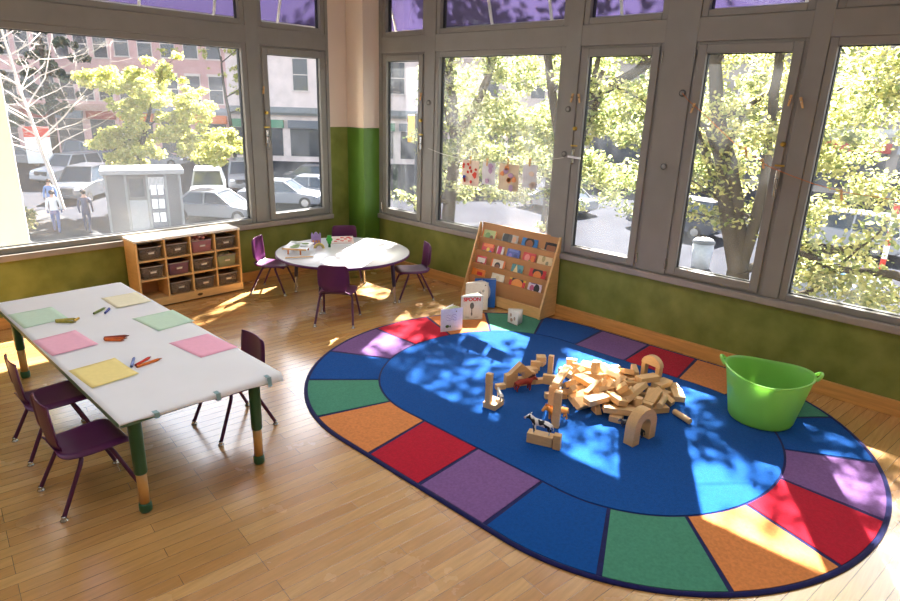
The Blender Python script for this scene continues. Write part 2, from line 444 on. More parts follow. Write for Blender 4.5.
clothespin((XW-.045, 5.69, 2.23), .15, 'clothespin on the narrow corner casement')
clothespin((4.02, YW-.045, 2.24), .15, 'clothespin on the street casement by the corner', 'A')

M['maple_glare'] = mat('maple_top_glare', (246, 238, 224), .3, .5, .04, 5)  # window glare and sun painted into the shelf top as paler maple
def artwork(y0, y1, z0, z1, base, spots, label):
    o = empty('artwork', (xs+.004, (y0+y1)/2, (z0+z1)/2), 0, label, 'artwork')
    b = MB(); w, h = (y1-y0), (z1-z0)
    rings = []
    for k in range(7):
        zz = -h/2+h*k/6
        rings.append([(.006*math.sin(k*1.3)+dx, s*w/2, zz) for s, dx in ((-1, 0), (1, .004))])
    rows = [[b.v(p) for p in r] for r in rings]
    for p, q in zip(rows, rows[1:]): b.f([p[0], p[1], q[1], q[0]])
    s_ = b.build('paper_sheet', base, o); sol = s_.modifiers.new('thick', 'SOLIDIFY'); sol.thickness = .0012
    rnd = random.Random(int(abs(y0)*1000))
    for cols, n, r in spots:
        for i in range(n):
            b = MB()
            cy, cz = rnd.uniform(-w*.38, w*.38), rnd.uniform(-h*.4, h*.35)
            b.prism([(cy+r*rnd.uniform(.7, 1.3)*math.cos(a*PI/4), cz+r*rnd.uniform(.7, 1.3)*math.sin(a*PI/4)) for a in range(8)], -.014, -.010, 'x')
            b.build('paint_spot', cols, o)
    return o
pr = mat('red_poster_paint', (206, 64, 46), .6, .3); pb_ = mat('blue_poster_paint', (60, 90, 190), .6, .3); po = mat('orange_poster_paint', (226, 150, 96), .6, .3); pk = mat('lilac_paint', (190, 160, 190), .6, .3)
sheet1 = mat('cream_drawing_paper', (232, 214, 196), .8, .2, .05)
sheet2 = mat('tan_drawing_paper', (222, 204, 176), .8, .2, .06)
sheet3 = mat('white_drawing_paper', (226, 226, 228), .8, .2, .04)
artwork(4.71, 4.97, 1.26, 1.545, sheet1, [(pr, 10, .018), (pr, 1, .035), (pb_, 1, .022)], 'cream child painting dotted in red hanging on the pale string')
artwork(4.14, 4.42, 1.27, 1.555, sheet2, [(po, 5, .03), (pk, 3, .035)], 'tan child painting with orange band hanging on the pale string')
artwork(4.47, 4.66, 1.30, 1.545, sheet3, [(pk, 3, .03)], 'white paper hanging between the red dotted and tan paintings')
artwork(3.90, 4.09, 1.33, 1.575, sheet3, [(sheet1, 3, .03)], 'white paper hanging right of the tan painting')
for y, z, t in ((4.84, 1.55, 'clothespin holding the red dotted painting'), (4.591, 1.549, 'clothespin between the red dotted painting and white paper'), (4.293, 1.575, 'clothespin holding the tan painting'), (4.0, 1.60, 'clothespin holding the white paper right of the tan painting')):
    clothespin((xs, y, z), .04, t)

# ------------------------------------------------------------------ rug
def rug():
    def curve(rx, b, yc0, yc1, cx, n=240):
        pts = []
        for k in range(n):
            a = 2*PI*k/n
            x, y = rx*math.cos(a), b*math.sin(a)
            pts.append(Vector((cx+x, (yc1 if y >= 0 else yc0)+y)))
        # resample evenly
        L = [0]
        P = pts+[pts[0]]
        for p, q in zip(P, P[1:]): L.append(L[-1]+(q-p).length)
        out = []; N = 800; j = 0
        for k in range(N):
            t = L[-1]*k/N
            while L[j+1] < t: j += 1
            out.append(P[j].lerp(P[j+1], (t-L[j])/(L[j+1]-L[j])))
        return out
    outer = curve(1.612, 1.465, 1.65, 3.04, 3.826)
    inner = curve(1.045, .90, 1.67, 3.02, 3.845)
    bnd = [((2.28,3.39),(2.83,3.21)), ((2.22,2.76),(2.79,2.82)), ((2.25,2.29),(2.82,2.31)), ((2.29,1.78),(2.83,1.79)), ((2.34,1.12),(2.92,1.39)),
           ((2.70,.61),(3.14,1.06)), ((3.28,.26),(3.48,.83)), ((3.90,.18),(3.91,.77)), ((4.60,.35),(4.32,.83)), ((5.10,.73),(4.66,1.13))]
    cx, cy = 3.83, 2.345
    bnd += [((2*cx-o[0], 2*cy-o[1]), (2*cx-i[0], 2*cy-i[1])) for o, i in bnd]
    names = ['orange', 'red', 'purple', 'blue', 'green']*4
    navy = mat('navy_rug_binding', (24, 26, 82), .95, .05, .2, 40, bump=.3, bscale=300, sheen=.2)
    cols = {'orange': (214, 134, 76), 'red': (180, 22, 48), 'purple': (124, 88, 142), 'blue': (2, 74, 148), 'green': (72, 138, 112)}
    ms = [navy]
    for k, c in cols.items():
        ms.append(mat('rug_pile_'+k, c, .95, .05, .12, 55, bump=.5, bscale=420, sheen=.1))
    ix = {k: i+1 for i, k in enumerate(cols)}
    b = MB()
    def offs(c, d):
        n = len(c); o = []
        for i in range(n):
            t = (c[(i+1) % n]-c[i-1]).normalized(); o.append(c[i]+Vector((t.y, -t.x))*d)
        return o
    z0, z1 = .009, .0125
    ob = [(p.x, p.y) for p in outer[::4]]
    b.prism(ob, 0, z0, 'z', 0)
    # raised binding edge roll
    ring_pts = outer[::4]
    rin = offs(outer, -.028)[::4]
    n = len(ring_pts)
    va = [b.v((p.x, p.y, z0)) for p in ring_pts]; vm = [b.v(((p.x+q.x)/2, (p.y+q.y)/2, z1+.003)) for p, q in zip(ring_pts, rin)]; vb = [b.v((p.x, p.y, z0)) for p in rin]
    for i in range(n):
        b.f([va[i], va[(i+1) % n], vm[(i+1) % n], vm[i]], 0, True); b.f([vm[i], vm[(i+1) % n], vb[(i+1) % n], vb[i]], 0, True)
    fi = offs(inner, -.008)[::4]
    b.prism([(p.x, p.y) for p in fi], z0-.001, z1, 'z', ix['blue'])
    oi = offs(outer, -.03); ii = offs(inner, .008)
    def near(c, p):
        p = Vector(p); return min(range(len(c)), key=lambda k: (c[k]-p).length)
    N = 800
    for k in range(20):
        (o0, i0), (o1, i1) = bnd[k], bnd[(k+1) % 20]
        a0, a1 = near(oi, o0), near(oi, o1); c0, c1 = near(ii, i0), near(ii, i1)
        if a1 < a0: a1 += N
        if c1 < c0: c1 += N
        g = .8
        n = 16
        po = [oi[int(round(a0+g+(a1-a0-2*g)*t/n)) % N] for t in range(n+1)]
        pi = [ii[int(round(c0+g+(c1-c0-2*g)*t/n)) % N] for t in range(n+1)]
        poly = po+pi[::-1]
        # strip of quads with a small skirt
        vo = [b.v((p.x, p.y, z1)) for p in po]; vi = [b.v((p.x, p.y, z1)) for p in pi]
        for t in range(n): b.f([vo[t], vo[t+1], vi[t+1], vi[t]], ix[names[k]])
        lo = [b.v((p.x, p.y, z0-.001)) for p in poly]; hi = [b.v((p.x, p.y, z1)) for p in poly]
        m_ = len(poly)
        for t in range(m_): b.f([lo[t], lo[(t+1) % m_], hi[(t+1) % m_], hi[t]], ix[names[k]])
    o = b.build('rug', ms)
    return tag(o, 'large oval rug with blue centre and ring of coloured blocks', 'rug')
rug()
RZ = .0126            # height of the rug pile

# ------------------------------------------------------------------ rectangular table
def rect_table():
    x0, x1, y0, y1, h = .905, 1.80, 3.09, 5.62, .60
    t = empty('activity_table', ((x0+x1)/2, (y0+y1)/2, 0), 0, 'long rectangular table with green legs, covered by white paper', 'table')
    w, l = x1-x0, y1-y0
    b = MB(); b.prism(rrect(w-.006, l-.006, .04), h-.030, h, 'z')
    b.build('tabletop', M['laminate'], t)
    b = MB(); b.prism(rrect(w, l, .043), h-.032, h-.002, 'z'); b.build('edge_band', mat('grey_green_edge_band', (94, 128, 100), .4, .4, .06), t)
    b = MB(); ring_ = [(-w/2+.06, -l/2+.10), (w/2-.06, -l/2+.10), (w/2-.06, l/2-.10), (-w/2+.06, l/2-.10)]
    for (ax, ay), (bx_, by) in zip(ring_, ring_[1:]+ring_[:1]):
        b.box(((ax+bx_)/2, (ay+by)/2, h-.055), (abs(ax-bx_)+.02, abs(ay-by)+.02, .045))
    b.build('apron', M['dk_green'], t)
    for px, py in ((1.0, 3.160), (1.69, 3.160), (1.0, 5.50), (1.69, 5.50)):
        lx, ly = px-(x0+x1)/2, py-(y0+y1)/2
        b = MB(); b.lathe([(.001, h-.032), (.036, h-.032), (.035, h-.06), (.0335, .245), (.030, .238), (.001, .238)], (lx, ly, 0), 24)
        lg = b.build('leg', M['dk_green'], t)
        b = MB(); b.lathe([(.001, .25), (.0275, .25), (.0265, .045), (.001, .045)], (lx, ly, 0), 24); b.build('leg_insert', M['gold_leg'], lg)
        b = MB(); b.lathe([(.001, .055), (.031, .055), (.034, .045), (.034, .010), (.029, 0), (.001, 0)], (lx, ly, 0), 24); b.build('foot_cap', M['dk_green'], lg)
    # white paper cover, taped down at the near end, hanging a little over the free edge
    p = empty('table_paper', ((x0+x1)/2, (y0+y1)/2, h), 0, 'white paper sheet taped over the long table', 'paper')
    X0, X1 = x0-.002, 1.832
    nx, ny = 26, 44
    b = MB(); G = []
    ox, oy = (x0+x1)/2, (y0+y1)/2
    rnd = random.Random(4)
    for j in range(ny+4):
        row = []
        for i in range(nx+1):
            u = i/nx; x = X0+(X1-X0)*u
            xe = max(0, x-x1-.004)
            z = .0016 - xe*.15 
            if j < 4:
                k = 4-j
                drop = (.012+.036*u**1.3)*k/4
                y = y0-.004-(.010 if k else 0)-.014*u*k/4
                z = z*1.0-drop*(1.0 if k > 0 else 0)
                if k == 4: z += .004*math.sin(u*19)
                if xe > 0: y -= .001*k
            else:
                y = y0-.003+(y1+.008-y0)*(j-4)/(ny-1)
                z += .0007*math.sin(x*21+y*3)*math.sin(y*13)
            row.append(b.v((x-ox, y-oy, max(z, .0012) if (xe == 0 and j >= 4) else z)))
        G.append(row)
    for r0, r1 in zip(G, G[1:]):
        for i in range(nx): b.f([r0[i], r0[i+1], r1[i+1], r1[i]], 0, True)
    s = b.build('paper_sheet', M['art_paper'], p); sd = s.modifiers.new('thick', 'SOLIDIFY'); sd.thickness = .0009; sd.offset = 1
    tape = mat('pale_blue_tape', (140, 172, 176), .5, .3)
    for px in (1.085, 1.42, 1.735):
        b = MB(); u = (px-X0)/(X1-X0); d = .012+.036*u**1.3
        yy = y0-.022-.014*u
        b.box((px-ox, yy-.003-oy, -d*.55), (.026, .0016, d*1.1+.012), rot=Matrix.Rotation(-.12, 3, 'X')); b.box((px-ox, y0-.006-oy, .0032), (.026, .034, .0012))
        b.build('tape_strip', tape, p, .0003)
rect_table()
TZ = .6034

def paper_sheet(pts, rgb, label, curl=0.0):
    c = Vector((sum(p[0] for p in pts)/4, sum(p[1] for p in pts)/4, TZ))
    P = [Vector((p[0], p[1]))-Vector((c.x, c.y)) for p in pts]
    b = MB(); n = 8; rows = []
    for j in range(n+1):
        r = []
        for i in range(n+1):
            u, v = i/n, j/n
            q = P[0]*(1-u)*(1-v)+P[1]*u*(1-v)+P[2]*u*v+P[3]*(1-u)*v
            r.append(b.v((q.x, q.y, .0006+curl*(max(0, v-.6)**2*3+max(0, u-.7)**2*2))))
        rows.append(r)
    for r0, r1 in zip(rows, rows[1:]):
        for i in range(n): b.f([r0[i], r0[i+1], r1[i+1], r1[i]], 0, True)
    o = b.build('construction_paper', mat('paper_%d_%d_%d' % rgb, rgb, .85, .15, .03, 30), loc=c)
    s = o.modifiers.new('thick', 'SOLIDIFY'); s.thickness = .0006; s.offset = 1
    return tag(o, label, 'paper sheet')
paper_sheet([(1.545,5.25),(1.812,5.24),(1.808,4.906),(1.545,4.904)], (246, 238, 206), 'pale yellow paper sheet nearest the cubby shelf', .010)
paper_sheet([(.917,5.269),(1.203,5.265),(1.213,4.91),(.928,4.87)], (206, 230, 208), 'mint green paper sheet on the window-side left half of the long table', .004)
paper_sheet([(1.541,4.604),(1.842,4.611),(1.850,4.26),(1.577,4.225)], (206, 232, 208), 'mint green paper sheet along the right edge, between yellow and pink sheets', .004)
paper_sheet([(.905,4.588),(1.170,4.618),(1.193,4.235),(.922,4.217)], (248, 188, 208), 'pink paper sheet on the left edge beside the near yellow sheet', .012)
paper_sheet([(1.535,3.967),(1.805,3.964),(1.833,3.601),(1.578,3.595)], (250, 184, 206), 'pink paper sheet by the right edge with no crayons on its side', .003)
paper_sheet([(.925,3.929),(1.190,3.947),(1.204,3.602),(.943,3.58)], (248, 228, 152), 'strong yellow paper sheet at the near end of the long table', .012)

def crayon(p0, p1, rgb, label, r=.0085):
    p0, p1 = Vector((*p0, 0)), Vector((*p1, 0)); d = p1-p0; L = d.length
    o = empty('crayon', (p0.x, p0.y, TZ+r+.0004), math.atan2(d.y, d.x), label, 'crayon')
    b = MB(); b.tube([(.004, 0, 0), (L*.84, 0, 0)], r, 12); b.build('wrapper', mat('crayon_wrap_%d_%d_%d' % rgb, rgb, .6, .3, .15, 60), o)
    dk = tuple(int(v*.72) for v in rgb)
    b = MB(); b.tube([(L*.84, 0, 0), (L*.86, 0, 0), (L*.97, 0, 0), (L, 0, 0)], [r*.85, r*.85, r*.35, r*.2], 12); b.tube([(0, 0, 0), (.004, 0, 0)], r*.85, 12)
    b.build('crayon_tip', mat('crayon_wax_%d_%d_%d' % rgb, dk, .4, .4), o)
crayon((1.125,4.893),(1.250,4.838),(196, 178, 92),'khaki crayon in the pair beside the left mint green sheet, farther one')
crayon((1.120,4.862),(1.222,4.765),(158, 150, 66),'olive crayon in the group beside the left mint green sheet, nearer one')
crayon((1.262,4.842),(1.212,4.795),(228, 186, 84),'short ochre crayon touching the olive crayon')
crayon((1.372,4.876),(1.485,4.965),(120, 136, 64),'green crayon lying beside the blue marker in the table middle')
crayon((1.436,4.836),(1.506,4.938),(64, 74, 150),'dark blue crayon beside the green crayon, farthest from the near end')
crayon((1.256,4.322),(1.392,4.255),(140, 58, 44),'maroon crayon in the middle trio, farthest one')
crayon((1.248,4.302),(1.366,4.218),(200, 92, 40),'rust orange crayon in the middle trio, centre one')
crayon((1.246,4.280),(1.338,4.190),(214, 106, 44),'orange crayon in the middle trio, nearest one')
crayon((1.208,3.727),(1.276,3.862),(120, 136, 190),'pale blue crayon next to the strong yellow sheet')
crayon((1.232,3.728),(1.352,3.800),(206, 62, 44),'red crayon next to the strong yellow sheet')
crayon((1.228,3.702),(1.392,3.732),(214, 112, 42),'long orange crayon closest to the near end')

# ------------------------------------------------------------------ chairs
def make_chair(label, group):
    t = empty('school_chair', (0, 0, 0), 0, label, 'chair', group)
    SH = .335
    # seat pan (local +y is the way the sitter faces)
    prof = [(-.168, SH+.030, .135), (-.150, SH+.008, .150), (-.115, SH-.002, .166), (-.05, SH-.006, .176), (.04, SH-.004, .182), (.11, SH+.002, .184), (.155, SH+.000, .180), (.180, SH-.010, .168), (.192, SH-.026, .150)]
    b = MB(); n = 14; rows = []
    for y, z, w in prof:
        r = []
        for i in range(n+1):
            u = -1+2*i/n
            dz = .012*abs(u)**3 if abs(u) < .93 else -.012
            r.append(b.v((u*w, y-.004*u*u, z+dz)))
        rows.append(r)
    for r0, r1 in zip(rows, rows[1:]):
        for i in range(n): b.f([r0[i], r0[i+1], r1[i+1], r1[i]], 0, True)
    s = b.build('seat', M['plum'], t); sd = s.modifiers.new('thick', 'SOLIDIFY'); sd.thickness = .008; sd.offset = 0
    su = s.modifiers.new('smooth', 'SUBSURF'); su.levels = 1; su.render_levels = 1
    # backrest shell: narrow neck, wide panel, forward curl and rear flanges
    prof = [(-.158, SH+.020, .116), (-.164, SH+.044, .114), (-.168, SH+.062, .132), (-.171, SH+.080, .158), (-.175, SH+.140, .160), (-.180, SH+.200, .158), (-.184, SH+.254, .154), (-.186, SH+.284, .147), (-.187, SH+.298, .124)]
    b = MB(); rows = []
    for k, (y, z, w) in enumerate(prof):
        r = []
        for i in range(n+1):
            u = -1+2*i/n; a = abs(u)
            dy = .022*a**2.2
            if a > .99 and 2 < k < 8: dy -= .020
            r.append(b.v((u*w, y+dy, z)))
        rows.append(r)
    for r0, r1 in zip(rows, rows[1:]):
        for i in range(n): b.f([r0[i], r0[i+1], r1[i+1], r1[i]], 0, True)
    s = b.build('backrest', M['plum'], t); sd = s.modifiers.new('thick', 'SOLIDIFY'); sd.thickness = .008; sd.offset = 0
    su = s.modifiers.new('smooth', 'SUBSURF'); su.levels = 1; su.render_levels = 1
    r = .0118
    for sy, ytop, yf in ((1, .075, .200), (-1, -.060, -.205)):
        b = MB(); b.tube([(-.105, ytop, SH-.022), (-.05, ytop, SH-.020), (.05, ytop, SH-.020), (.105, ytop, SH-.022)], r, 10)
        b.build('cross_tube', M['plum_steel'], t)
        for sx in (-1, 1):
            p = [(sx*.100, ytop, SH-.022), (sx*.130, ytop+sy*.002, SH-.025), (sx*.152, ytop+sy*.008, SH-.036), (sx*.164, ytop+sy*.020, SH-.060)]
            foot = Vector((sx*.192, yf, .018)); a = Vector(p[-1])
            p += [a.lerp(foot, .33), a.lerp(foot, .66), foot]
            b = MB(); b.tube(p, r, 10); lg = b.build('leg', M['plum_steel'], t)
            b = MB(); b.lathe([(.001, .030), (.0125, .030), (.0125, .018), (.011, .014), (.018, .009), (.020, .003), (.018, 0), (.001, 0)], (foot.x, foot.y, 0), 14)
            b.build('foot_glide', M['chrome'], lg)
    return t
chair0 = make_chair('plum plastic chair tucked at the left side of the long table, nearer the near end', 'plum school chairs')
FACE = lambda dx, dy: math.atan2(dy, dx)-PI/2
chairs = [(.858, 3.56, 1, .02, 'plum plastic chair on the left side of the long table, nearest its near corner', 1.0),
          (.888, 4.26, 1, -.02, 'plum plastic chair on the left side of the long table, half hidden behind another chair', 1.0),
          (1.815, 3.70, -1, .0, 'plum plastic chair on the right side of the long table, back towards the rug', 1.0),
          (3.712, 6.285, .6, -.8, 'plum plastic chair between the cubby shelf and round table', 1.0),
          (3.632, 4.945, .75, .66, 'plum plastic chair at the round table, its back turned to us', 1.0),
          (4.775, 5.055, -.88, .475, 'plum plastic chair seen side-on between the round table and right wall', 1.0),
          (4.70, 6.22, -.58, -.81, 'plum plastic chair at the far side of the round table by the corner pilaster', 1.0)]
for i, (x, y, dx, dy, lab, s) in enumerate(chairs):
    if i == 0:
        chair0.location = (x, y, 0); chair0.rotation_euler = (0, 0, FACE(dx, dy)); chair0['label'] = lab
    else:
        dup(chair0, (x, y, 0), FACE(dx, dy), lab)

# ------------------------------------------------------------------ round table
RC = (4.15, 5.52); RH = .55
def round_table():
    t = empty('round_table', (*RC, 0), 0, 'round white table with purple edge and four legs in the corner', 'table')
    b = MB(); b.lathe([(.001, RH), (.732, RH), (.736, RH-.003), (.736, RH-.028), (.001, RH-.028)], seg=72); b.build('tabletop', M['laminate'], t)
    b = MB(); b.lathe([(.735, RH-.0015), (.742, RH-.004), (.742, RH-.027), (.735, RH-.0295)], seg=72); b.build('edge_band', M['plum_edge'], t)
    b = MB(); b.lathe([(.60, RH-.028), (.60, RH-.06), (.58, RH-.06), (.58, RH-.028)], seg=48); b.build('apron', M['navy_steel'], t)
    for a in (29, 119, 209, 299):
        c, s = math.cos(R(a)), math.sin(R(a))
        P = lambda r, z: (r*c, r*s, z)
        b = MB(); b.tube([P(.575, RH-.028), P(.60, .20)], [.024, .021], 14); lg = b.build('leg', M['navy_steel'], t)
        b = MB(); b.tube([P(.598, .215), P(.612, .018)], .0155, 12); b.build('leg_insert', M['chrome'], lg)
        b = MB(); b.lathe([(.001, .022), (.017, .022), (.021, .008), (.018, 0), (.001, 0)], P(.613, 0), 14); b.build('foot_glide', M['chrome'], lg)
round_table()

# ------------------------------------------------------------------ toys on the round table
def peg_board():
    o = empty('peg_toy', (3.735, 5.745, RH), 0, 'two-deck wooden board toy standing on pegs near the cubby shelf side', 'toy')
    def quad(pts, z0, z1, name, m, bev=.002):
        b = MB(); b.prism([(p[0]-3.735, p[1]-5.745) for p in pts], z0, z1, 'z'); return b.build(name, m, o, bev)
    quad([(3.45,5.60),(3.71,5.47),(3.97,5.78),(3.73,5.94)], .0005, .011, 'lower_deck', M['laminate'])
    quad([(3.45,5.60),(3.71,5.47),(3.716,5.478),(3.457,5.608)], .0112, .020, 'front_rail', M['maple'])
    up = [(3.53,5.77),(3.685,5.565),(3.955,5.80),(3.80,6.02)]
    quad(up, .066, .078, 'upper_deck', M['laminate'])
    quad([(3.522,5.770),(3.684,5.556),(3.692,5.566),(3.532,5.776)], .0635, .081, 'upper_rail', M['maple'])
    for px, py in ((3.575,5.735),(3.66,5.63),(3.845,5.755),(3.735,5.885)):
        b = MB(); b.cyl((px-3.735, py-5.745, .011), (px-3.735, py-5.745, .066), .009, seg=12); b.build('peg', mat('orange_wood_peg', (200, 124, 76), .5, .3), o)
    gm = mat('sage_felt_inlay', (150, 172, 120), .8, .2); gy = mat('grey_felt_inlay', (178, 182, 176), .8, .2)
    for k, (cx, cy, r, m_) in enumerate(((3.66,5.74,.055,gm),(3.72,5.79,.045,gm),(3.80,5.87,.05,gy),(3.84,5.80,.04,gm),(3.76,5.70,.05,gy),(3.79,5.95,.035,gy))):
        b = MB(); b.lathe([(.001, .0045), (r*.9, .0045), (r, 0)], (cx-3.735, cy-5.745, .078), 9); b.build('inlay', m_, o)
peg_board()
def flat_toy(name, loc, rz, polys, t, label, cat='toy'):
    o = empty(name, loc, rz, label, cat)
    for nm, poly, m, t0, t1 in polys:
        b = MB(); b.prism(poly, t0, t1, 'y'); b.build(nm, m, o, .0015)
    return o
lil = mat('lilac_painted_wood', (158, 132, 186), .5, .3); org = mat('orange_painted_wood', (222, 148, 72), .5, .3)
arc = lambda cx, cz, r, a0, a1, n=14: [(cx+r*math.cos(R(a0+(a1-a0)*k/n)), cz+r*math.sin(R(a0+(a1-a0)*k/n))) for k in range(n+1)]
rzv = math.atan2(4.11-0, 5.9)-PI/2   # facing the viewer side
castle = [(-.055, 0), (.055, 0), (.055, .125), (.045, .145), (.035, .125), (.028, .115), (.018, .135), (.0, .15), (-.018, .135), (-.028, .115), (-.035, .125), (-.045, .145), (-.055, .125)]
cst = flat_toy('castle_toy', (4.10, 5.97, RH), -.65, [('castle_block', castle, lil, -.016, .016)], .03, 'small lilac wooden castle standing on the round table')
for k in (-1, 0, 1):
    b = MB(); b.prism(arc(k*.032, .05, .009, 0, 180, 6)+[(k*.032-.009, .03), (k*.032+.009, .03)], -.019, -.016, 'y'); b.build('painted_window', org, cst)
rb = empty('rainbow_toy', (4.02, 5.80, RH), -.62, 'little rainbow arch toy in front of the lilac castle', 'toy')
for k, (c, r0, r1) in enumerate((((226, 188, 96), .062, .050), ((168, 180, 120), .050, .040), ((190, 150, 130), .040, .030))):
    b = MB(); b.prism(arc(0, 0, r0, 0, 180)+arc(0, 0, r1, 180, 0), -.011, .011, 'y'); b.build('arch_band', mat('rainbow_%d' % k, c, .5, .3), rb)
gt = empty('tree_toy', (4.145, 5.775, RH), -.62, 'green wooden toy tree beside the lilac castle', 'toy')
b = MB(); b.prism([(-.014, 0), (.014, 0), (.012, .05), (-.012, .05)], -.012, .012, 'y'); b.build('trunk', mat('dark_green_toy_paint', (44, 104, 48), .5, .3), gt, .002)
b = MB(); b.prism([(.032*(1+.16*math.cos(6*a))*math.cos(a), .09+.048*(1+.10*math.cos(6*a))*math.sin(a)) for a in [2*PI*k/36 for k in range(36)]], -.014, .014, 'y'); b.build('crown', mat('bright_green_toy_paint', (52, 150, 52), .5, .3), gt, .003)
pz = empty('puzzle_board', (4.475, 5.965, RH), 0, 'flat puzzle board with red shapes lying by the far chair', 'toy')
b = MB(); b.prism([(4.25-4.475, 5.90-5.965), (4.48-4.475, 5.755-5.965), (4.69-4.475, 6.04-5.965), (4.47-4.475, 6.175-5.965)], .0005, .014, 'z'); b.build('board', mat('pale_pink_board', (238, 220, 212), .5, .3), pz, .002)
rm = mat('red_puzzle_paint', (226, 70, 60), .5, .3)
rnd = random.Random(8)
for u, v in ((.2, .2), (.5, .25), (.8, .2), (.3, .5), (.62, .55), (.85, .55), (.45, .8), (.75, .82)):
    A, Bq, D = Vector((-.225, -.065)), Vector((.005, -.21)), Vector((-.005, .21))
    p = A+(Bq-A)*u+(D-A)*v*.92
    n = rnd.choice((3, 4, 7)); r = rnd.uniform(.02, .03); a0 = rnd.uniform(0, 3)
    b = MB(); b.prism([(p.x+r*math.cos(a0+2*PI*k/n), p.y+r*math.sin(a0+2*PI*k/n)) for k in range(n)], .0142, .020, 'z'); b.build('puzzle_piece', rm, pz, .001)

# ------------------------------------------------------------------ cubby shelf with trays
CX0, CX1, CY0, CY1, CH = 2.295, 3.445, 6.52, 6.815, .742
def cubby():
    o = empty('cubby_shelf', (0, 0, 0), 0, 'maple cubby shelf of twelve compartments with a white-lit top under the street window', 'shelf')
    o.location = ((CX0+CX1)/2, (CY0+CY1)/2, 0); L = Vector(o.location)
    def box(name, x0, x1, y0, y1, z0, z1, m='maple', bev=.004):
        b = MB(); b.bb(x0-L.x, x1-L.x, y0-L.y, y1-L.y, z0, z1); return b.build(name, M[m], o, bev)
    t = .024
    box('top_panel', CX0-.004, CX1+.004, CY0-.006, CY1, CH-t, CH, 'maple_glare')
    box('side_panel', CX0, CX0+t, CY0, CY1, .012, CH-t-.0005); box('side_panel', CX1-t, CX1, CY0, CY1, .012, CH-t-.0005)
    box('back_panel', CX0+t, CX1-t, CY1-.014, CY1-.001, .02, CH-t, 'maple_brown')
    box('base_rail', CX0+t+.0005, CX1-t-.0005, CY0+.004, CY1-.02, .012, .098)
    b = MB(); 
    b.bb(CX0+.01-L.x, CX1-.01-L.x, CY0+.03-L.y, CY1-.02-L.y, 0, .0115); b.build('plinth', M['black'], o)
    w = (CX1-CX0-2*t); zb = .100; zt = CH-t
    rows = (zt-zb)/3; cw = w/4
    for k in (1, 2, 3): box('divider', CX0+t+k*cw-.009, CX0+t+k*cw+.009, CY0+.003, CY1-.015, zb, zt-.0005, bev=.002)
    for r_ in (1, 2):
        for k in range(4):
            x0 = CX0+t+k*cw+(.0095 if k else .0005); x1 = CX0+t+(k+1)*cw-(.0095 if k < 3 else .0005)
            box('shelf_board', x0, x1, CY0+.003, CY1-.015, zb+r_*rows-.008, zb+r_*rows+.008, bev=.002)
    # small maker's plate on the base rail
    b = MB(); b.prism(rrect(.055, .030, .012, cx=.055, cz=0) if False else [(.055+.03*math.cos(2*PI*k/20), .055+.015*math.sin(2*PI*k/20)) for k in range(20)], CY0+.001-L.y, CY0+.0041-L.y, 'y'); b.build('maker_plate', mat('dark_stamp', (92, 66, 38), .6, .2), o)
    cells = {}
    for r_ in range(3):
        for k in range(4):
            x0 = CX0+t+k*cw+.012; x1 = CX0+t+(k+1)*cw-.012
            z0 = (zb+(2-r_)*rows+(.0085 if r_ < 2 else .0005)); z1 = zb+(3-r_)*rows-.010
            cells[(r_, k)] = (x0, x1, z0, z1)
    return cells
cells = cubby()
M['tray'] = thin_mat('smoky_clear_plastic', (176, 156, 140), .26, .15, .5, .2)
M['tray_contents_dark'] = mat('brown_odds_and_ends', (132, 104, 84), .8, .2, scale=22, rgb2=(176, 150, 124))
M['toys_red'] = mat('red_and_white_toys', (206, 48, 62), .5, .3, scale=26, rgb2=(240, 210, 205), detail=2)
M['toys_mixed'] = mat('mixed_bright_toys', (196, 48, 66), .5, .3, scale=20, rgb2=(120, 130, 170), detail=2)
M['toys_pale'] = mat('pale_green_cloth', (196, 198, 150), .8, .2, scale=16, rgb2=(222, 220, 180))
def tray(cell, label):
    x0, x1, z0, z1 = cell; w = (x1-x0)-.022; d = .24; h = (z1-z0)*.72
    o = empty('storage_tray', ((x0+x1)/2, CY0+.022+d/2, z0), 0, label, 'storage tray', 'clear trays in the cubby shelf')
    b = MB(); rings = []
    def rr(sx, sy, z, n=4): return [(p[0], p[1], z) for p in rrect(sx, sy, .018, n)]
    front_dip = .02
    rings = [rr(w*.88, d*.9, 0), rr(w*.90, d*.92, .003), rr(w*.985, d*.99, h*.93), rr(w*.96, d*.965, h*.93), rr(w*.87, d*.89, .006)]
    rows = [[b.v(p) for p in r_] for r_ in rings]
    n = len(rings[0])
    for A, B_ in zip(rows, rows[1:]):
        for i in range(n): b.f([A[i], A[(i+1) % n], B_[(i+1) % n], B_[i]], 0, True)
    b.f(list(reversed(rows[0]))); b.f(rows[-1])
    b.build('tray_body', M['tray'], o)
    b = MB(); rings = [rr(w, d, h*.93), rr(w*1.03, d*1.03, h*.94), rr(w*1.03, d*1.03, h), rr(w*.99, d*.99, h), rr(w*.985, d*.985, h*.93)]
    b.loft(rings, 0, False, False); b.build('tray_rim', mat('tray_rim_plastic', (176, 162, 148), .25, .5), o)
    b = MB(); b.box((0, -d/2-.004, h*.52), (w*.26, .005, .016)); b.build('label_plate', mat('cream_label', (232, 220, 205), .6, .3), o, .001)
    b = MB(); b.tube([(-w*.16, -d/2-.001, h*.60), (-w*.15, -d/2-.012, h*.635), (w*.15, -d/2-.012, h*.635), (w*.16, -d/2-.001, h*.60)], .003, 6); b.build('handle_lip', mat('tray_rim_plastic', (176, 162, 148), .25, .5), o)
    return o
rown = ['top row', 'middle row', 'bottom row']; coln = ['first column beside the long table', 'second column', 'third column', 'column nearest the round table']
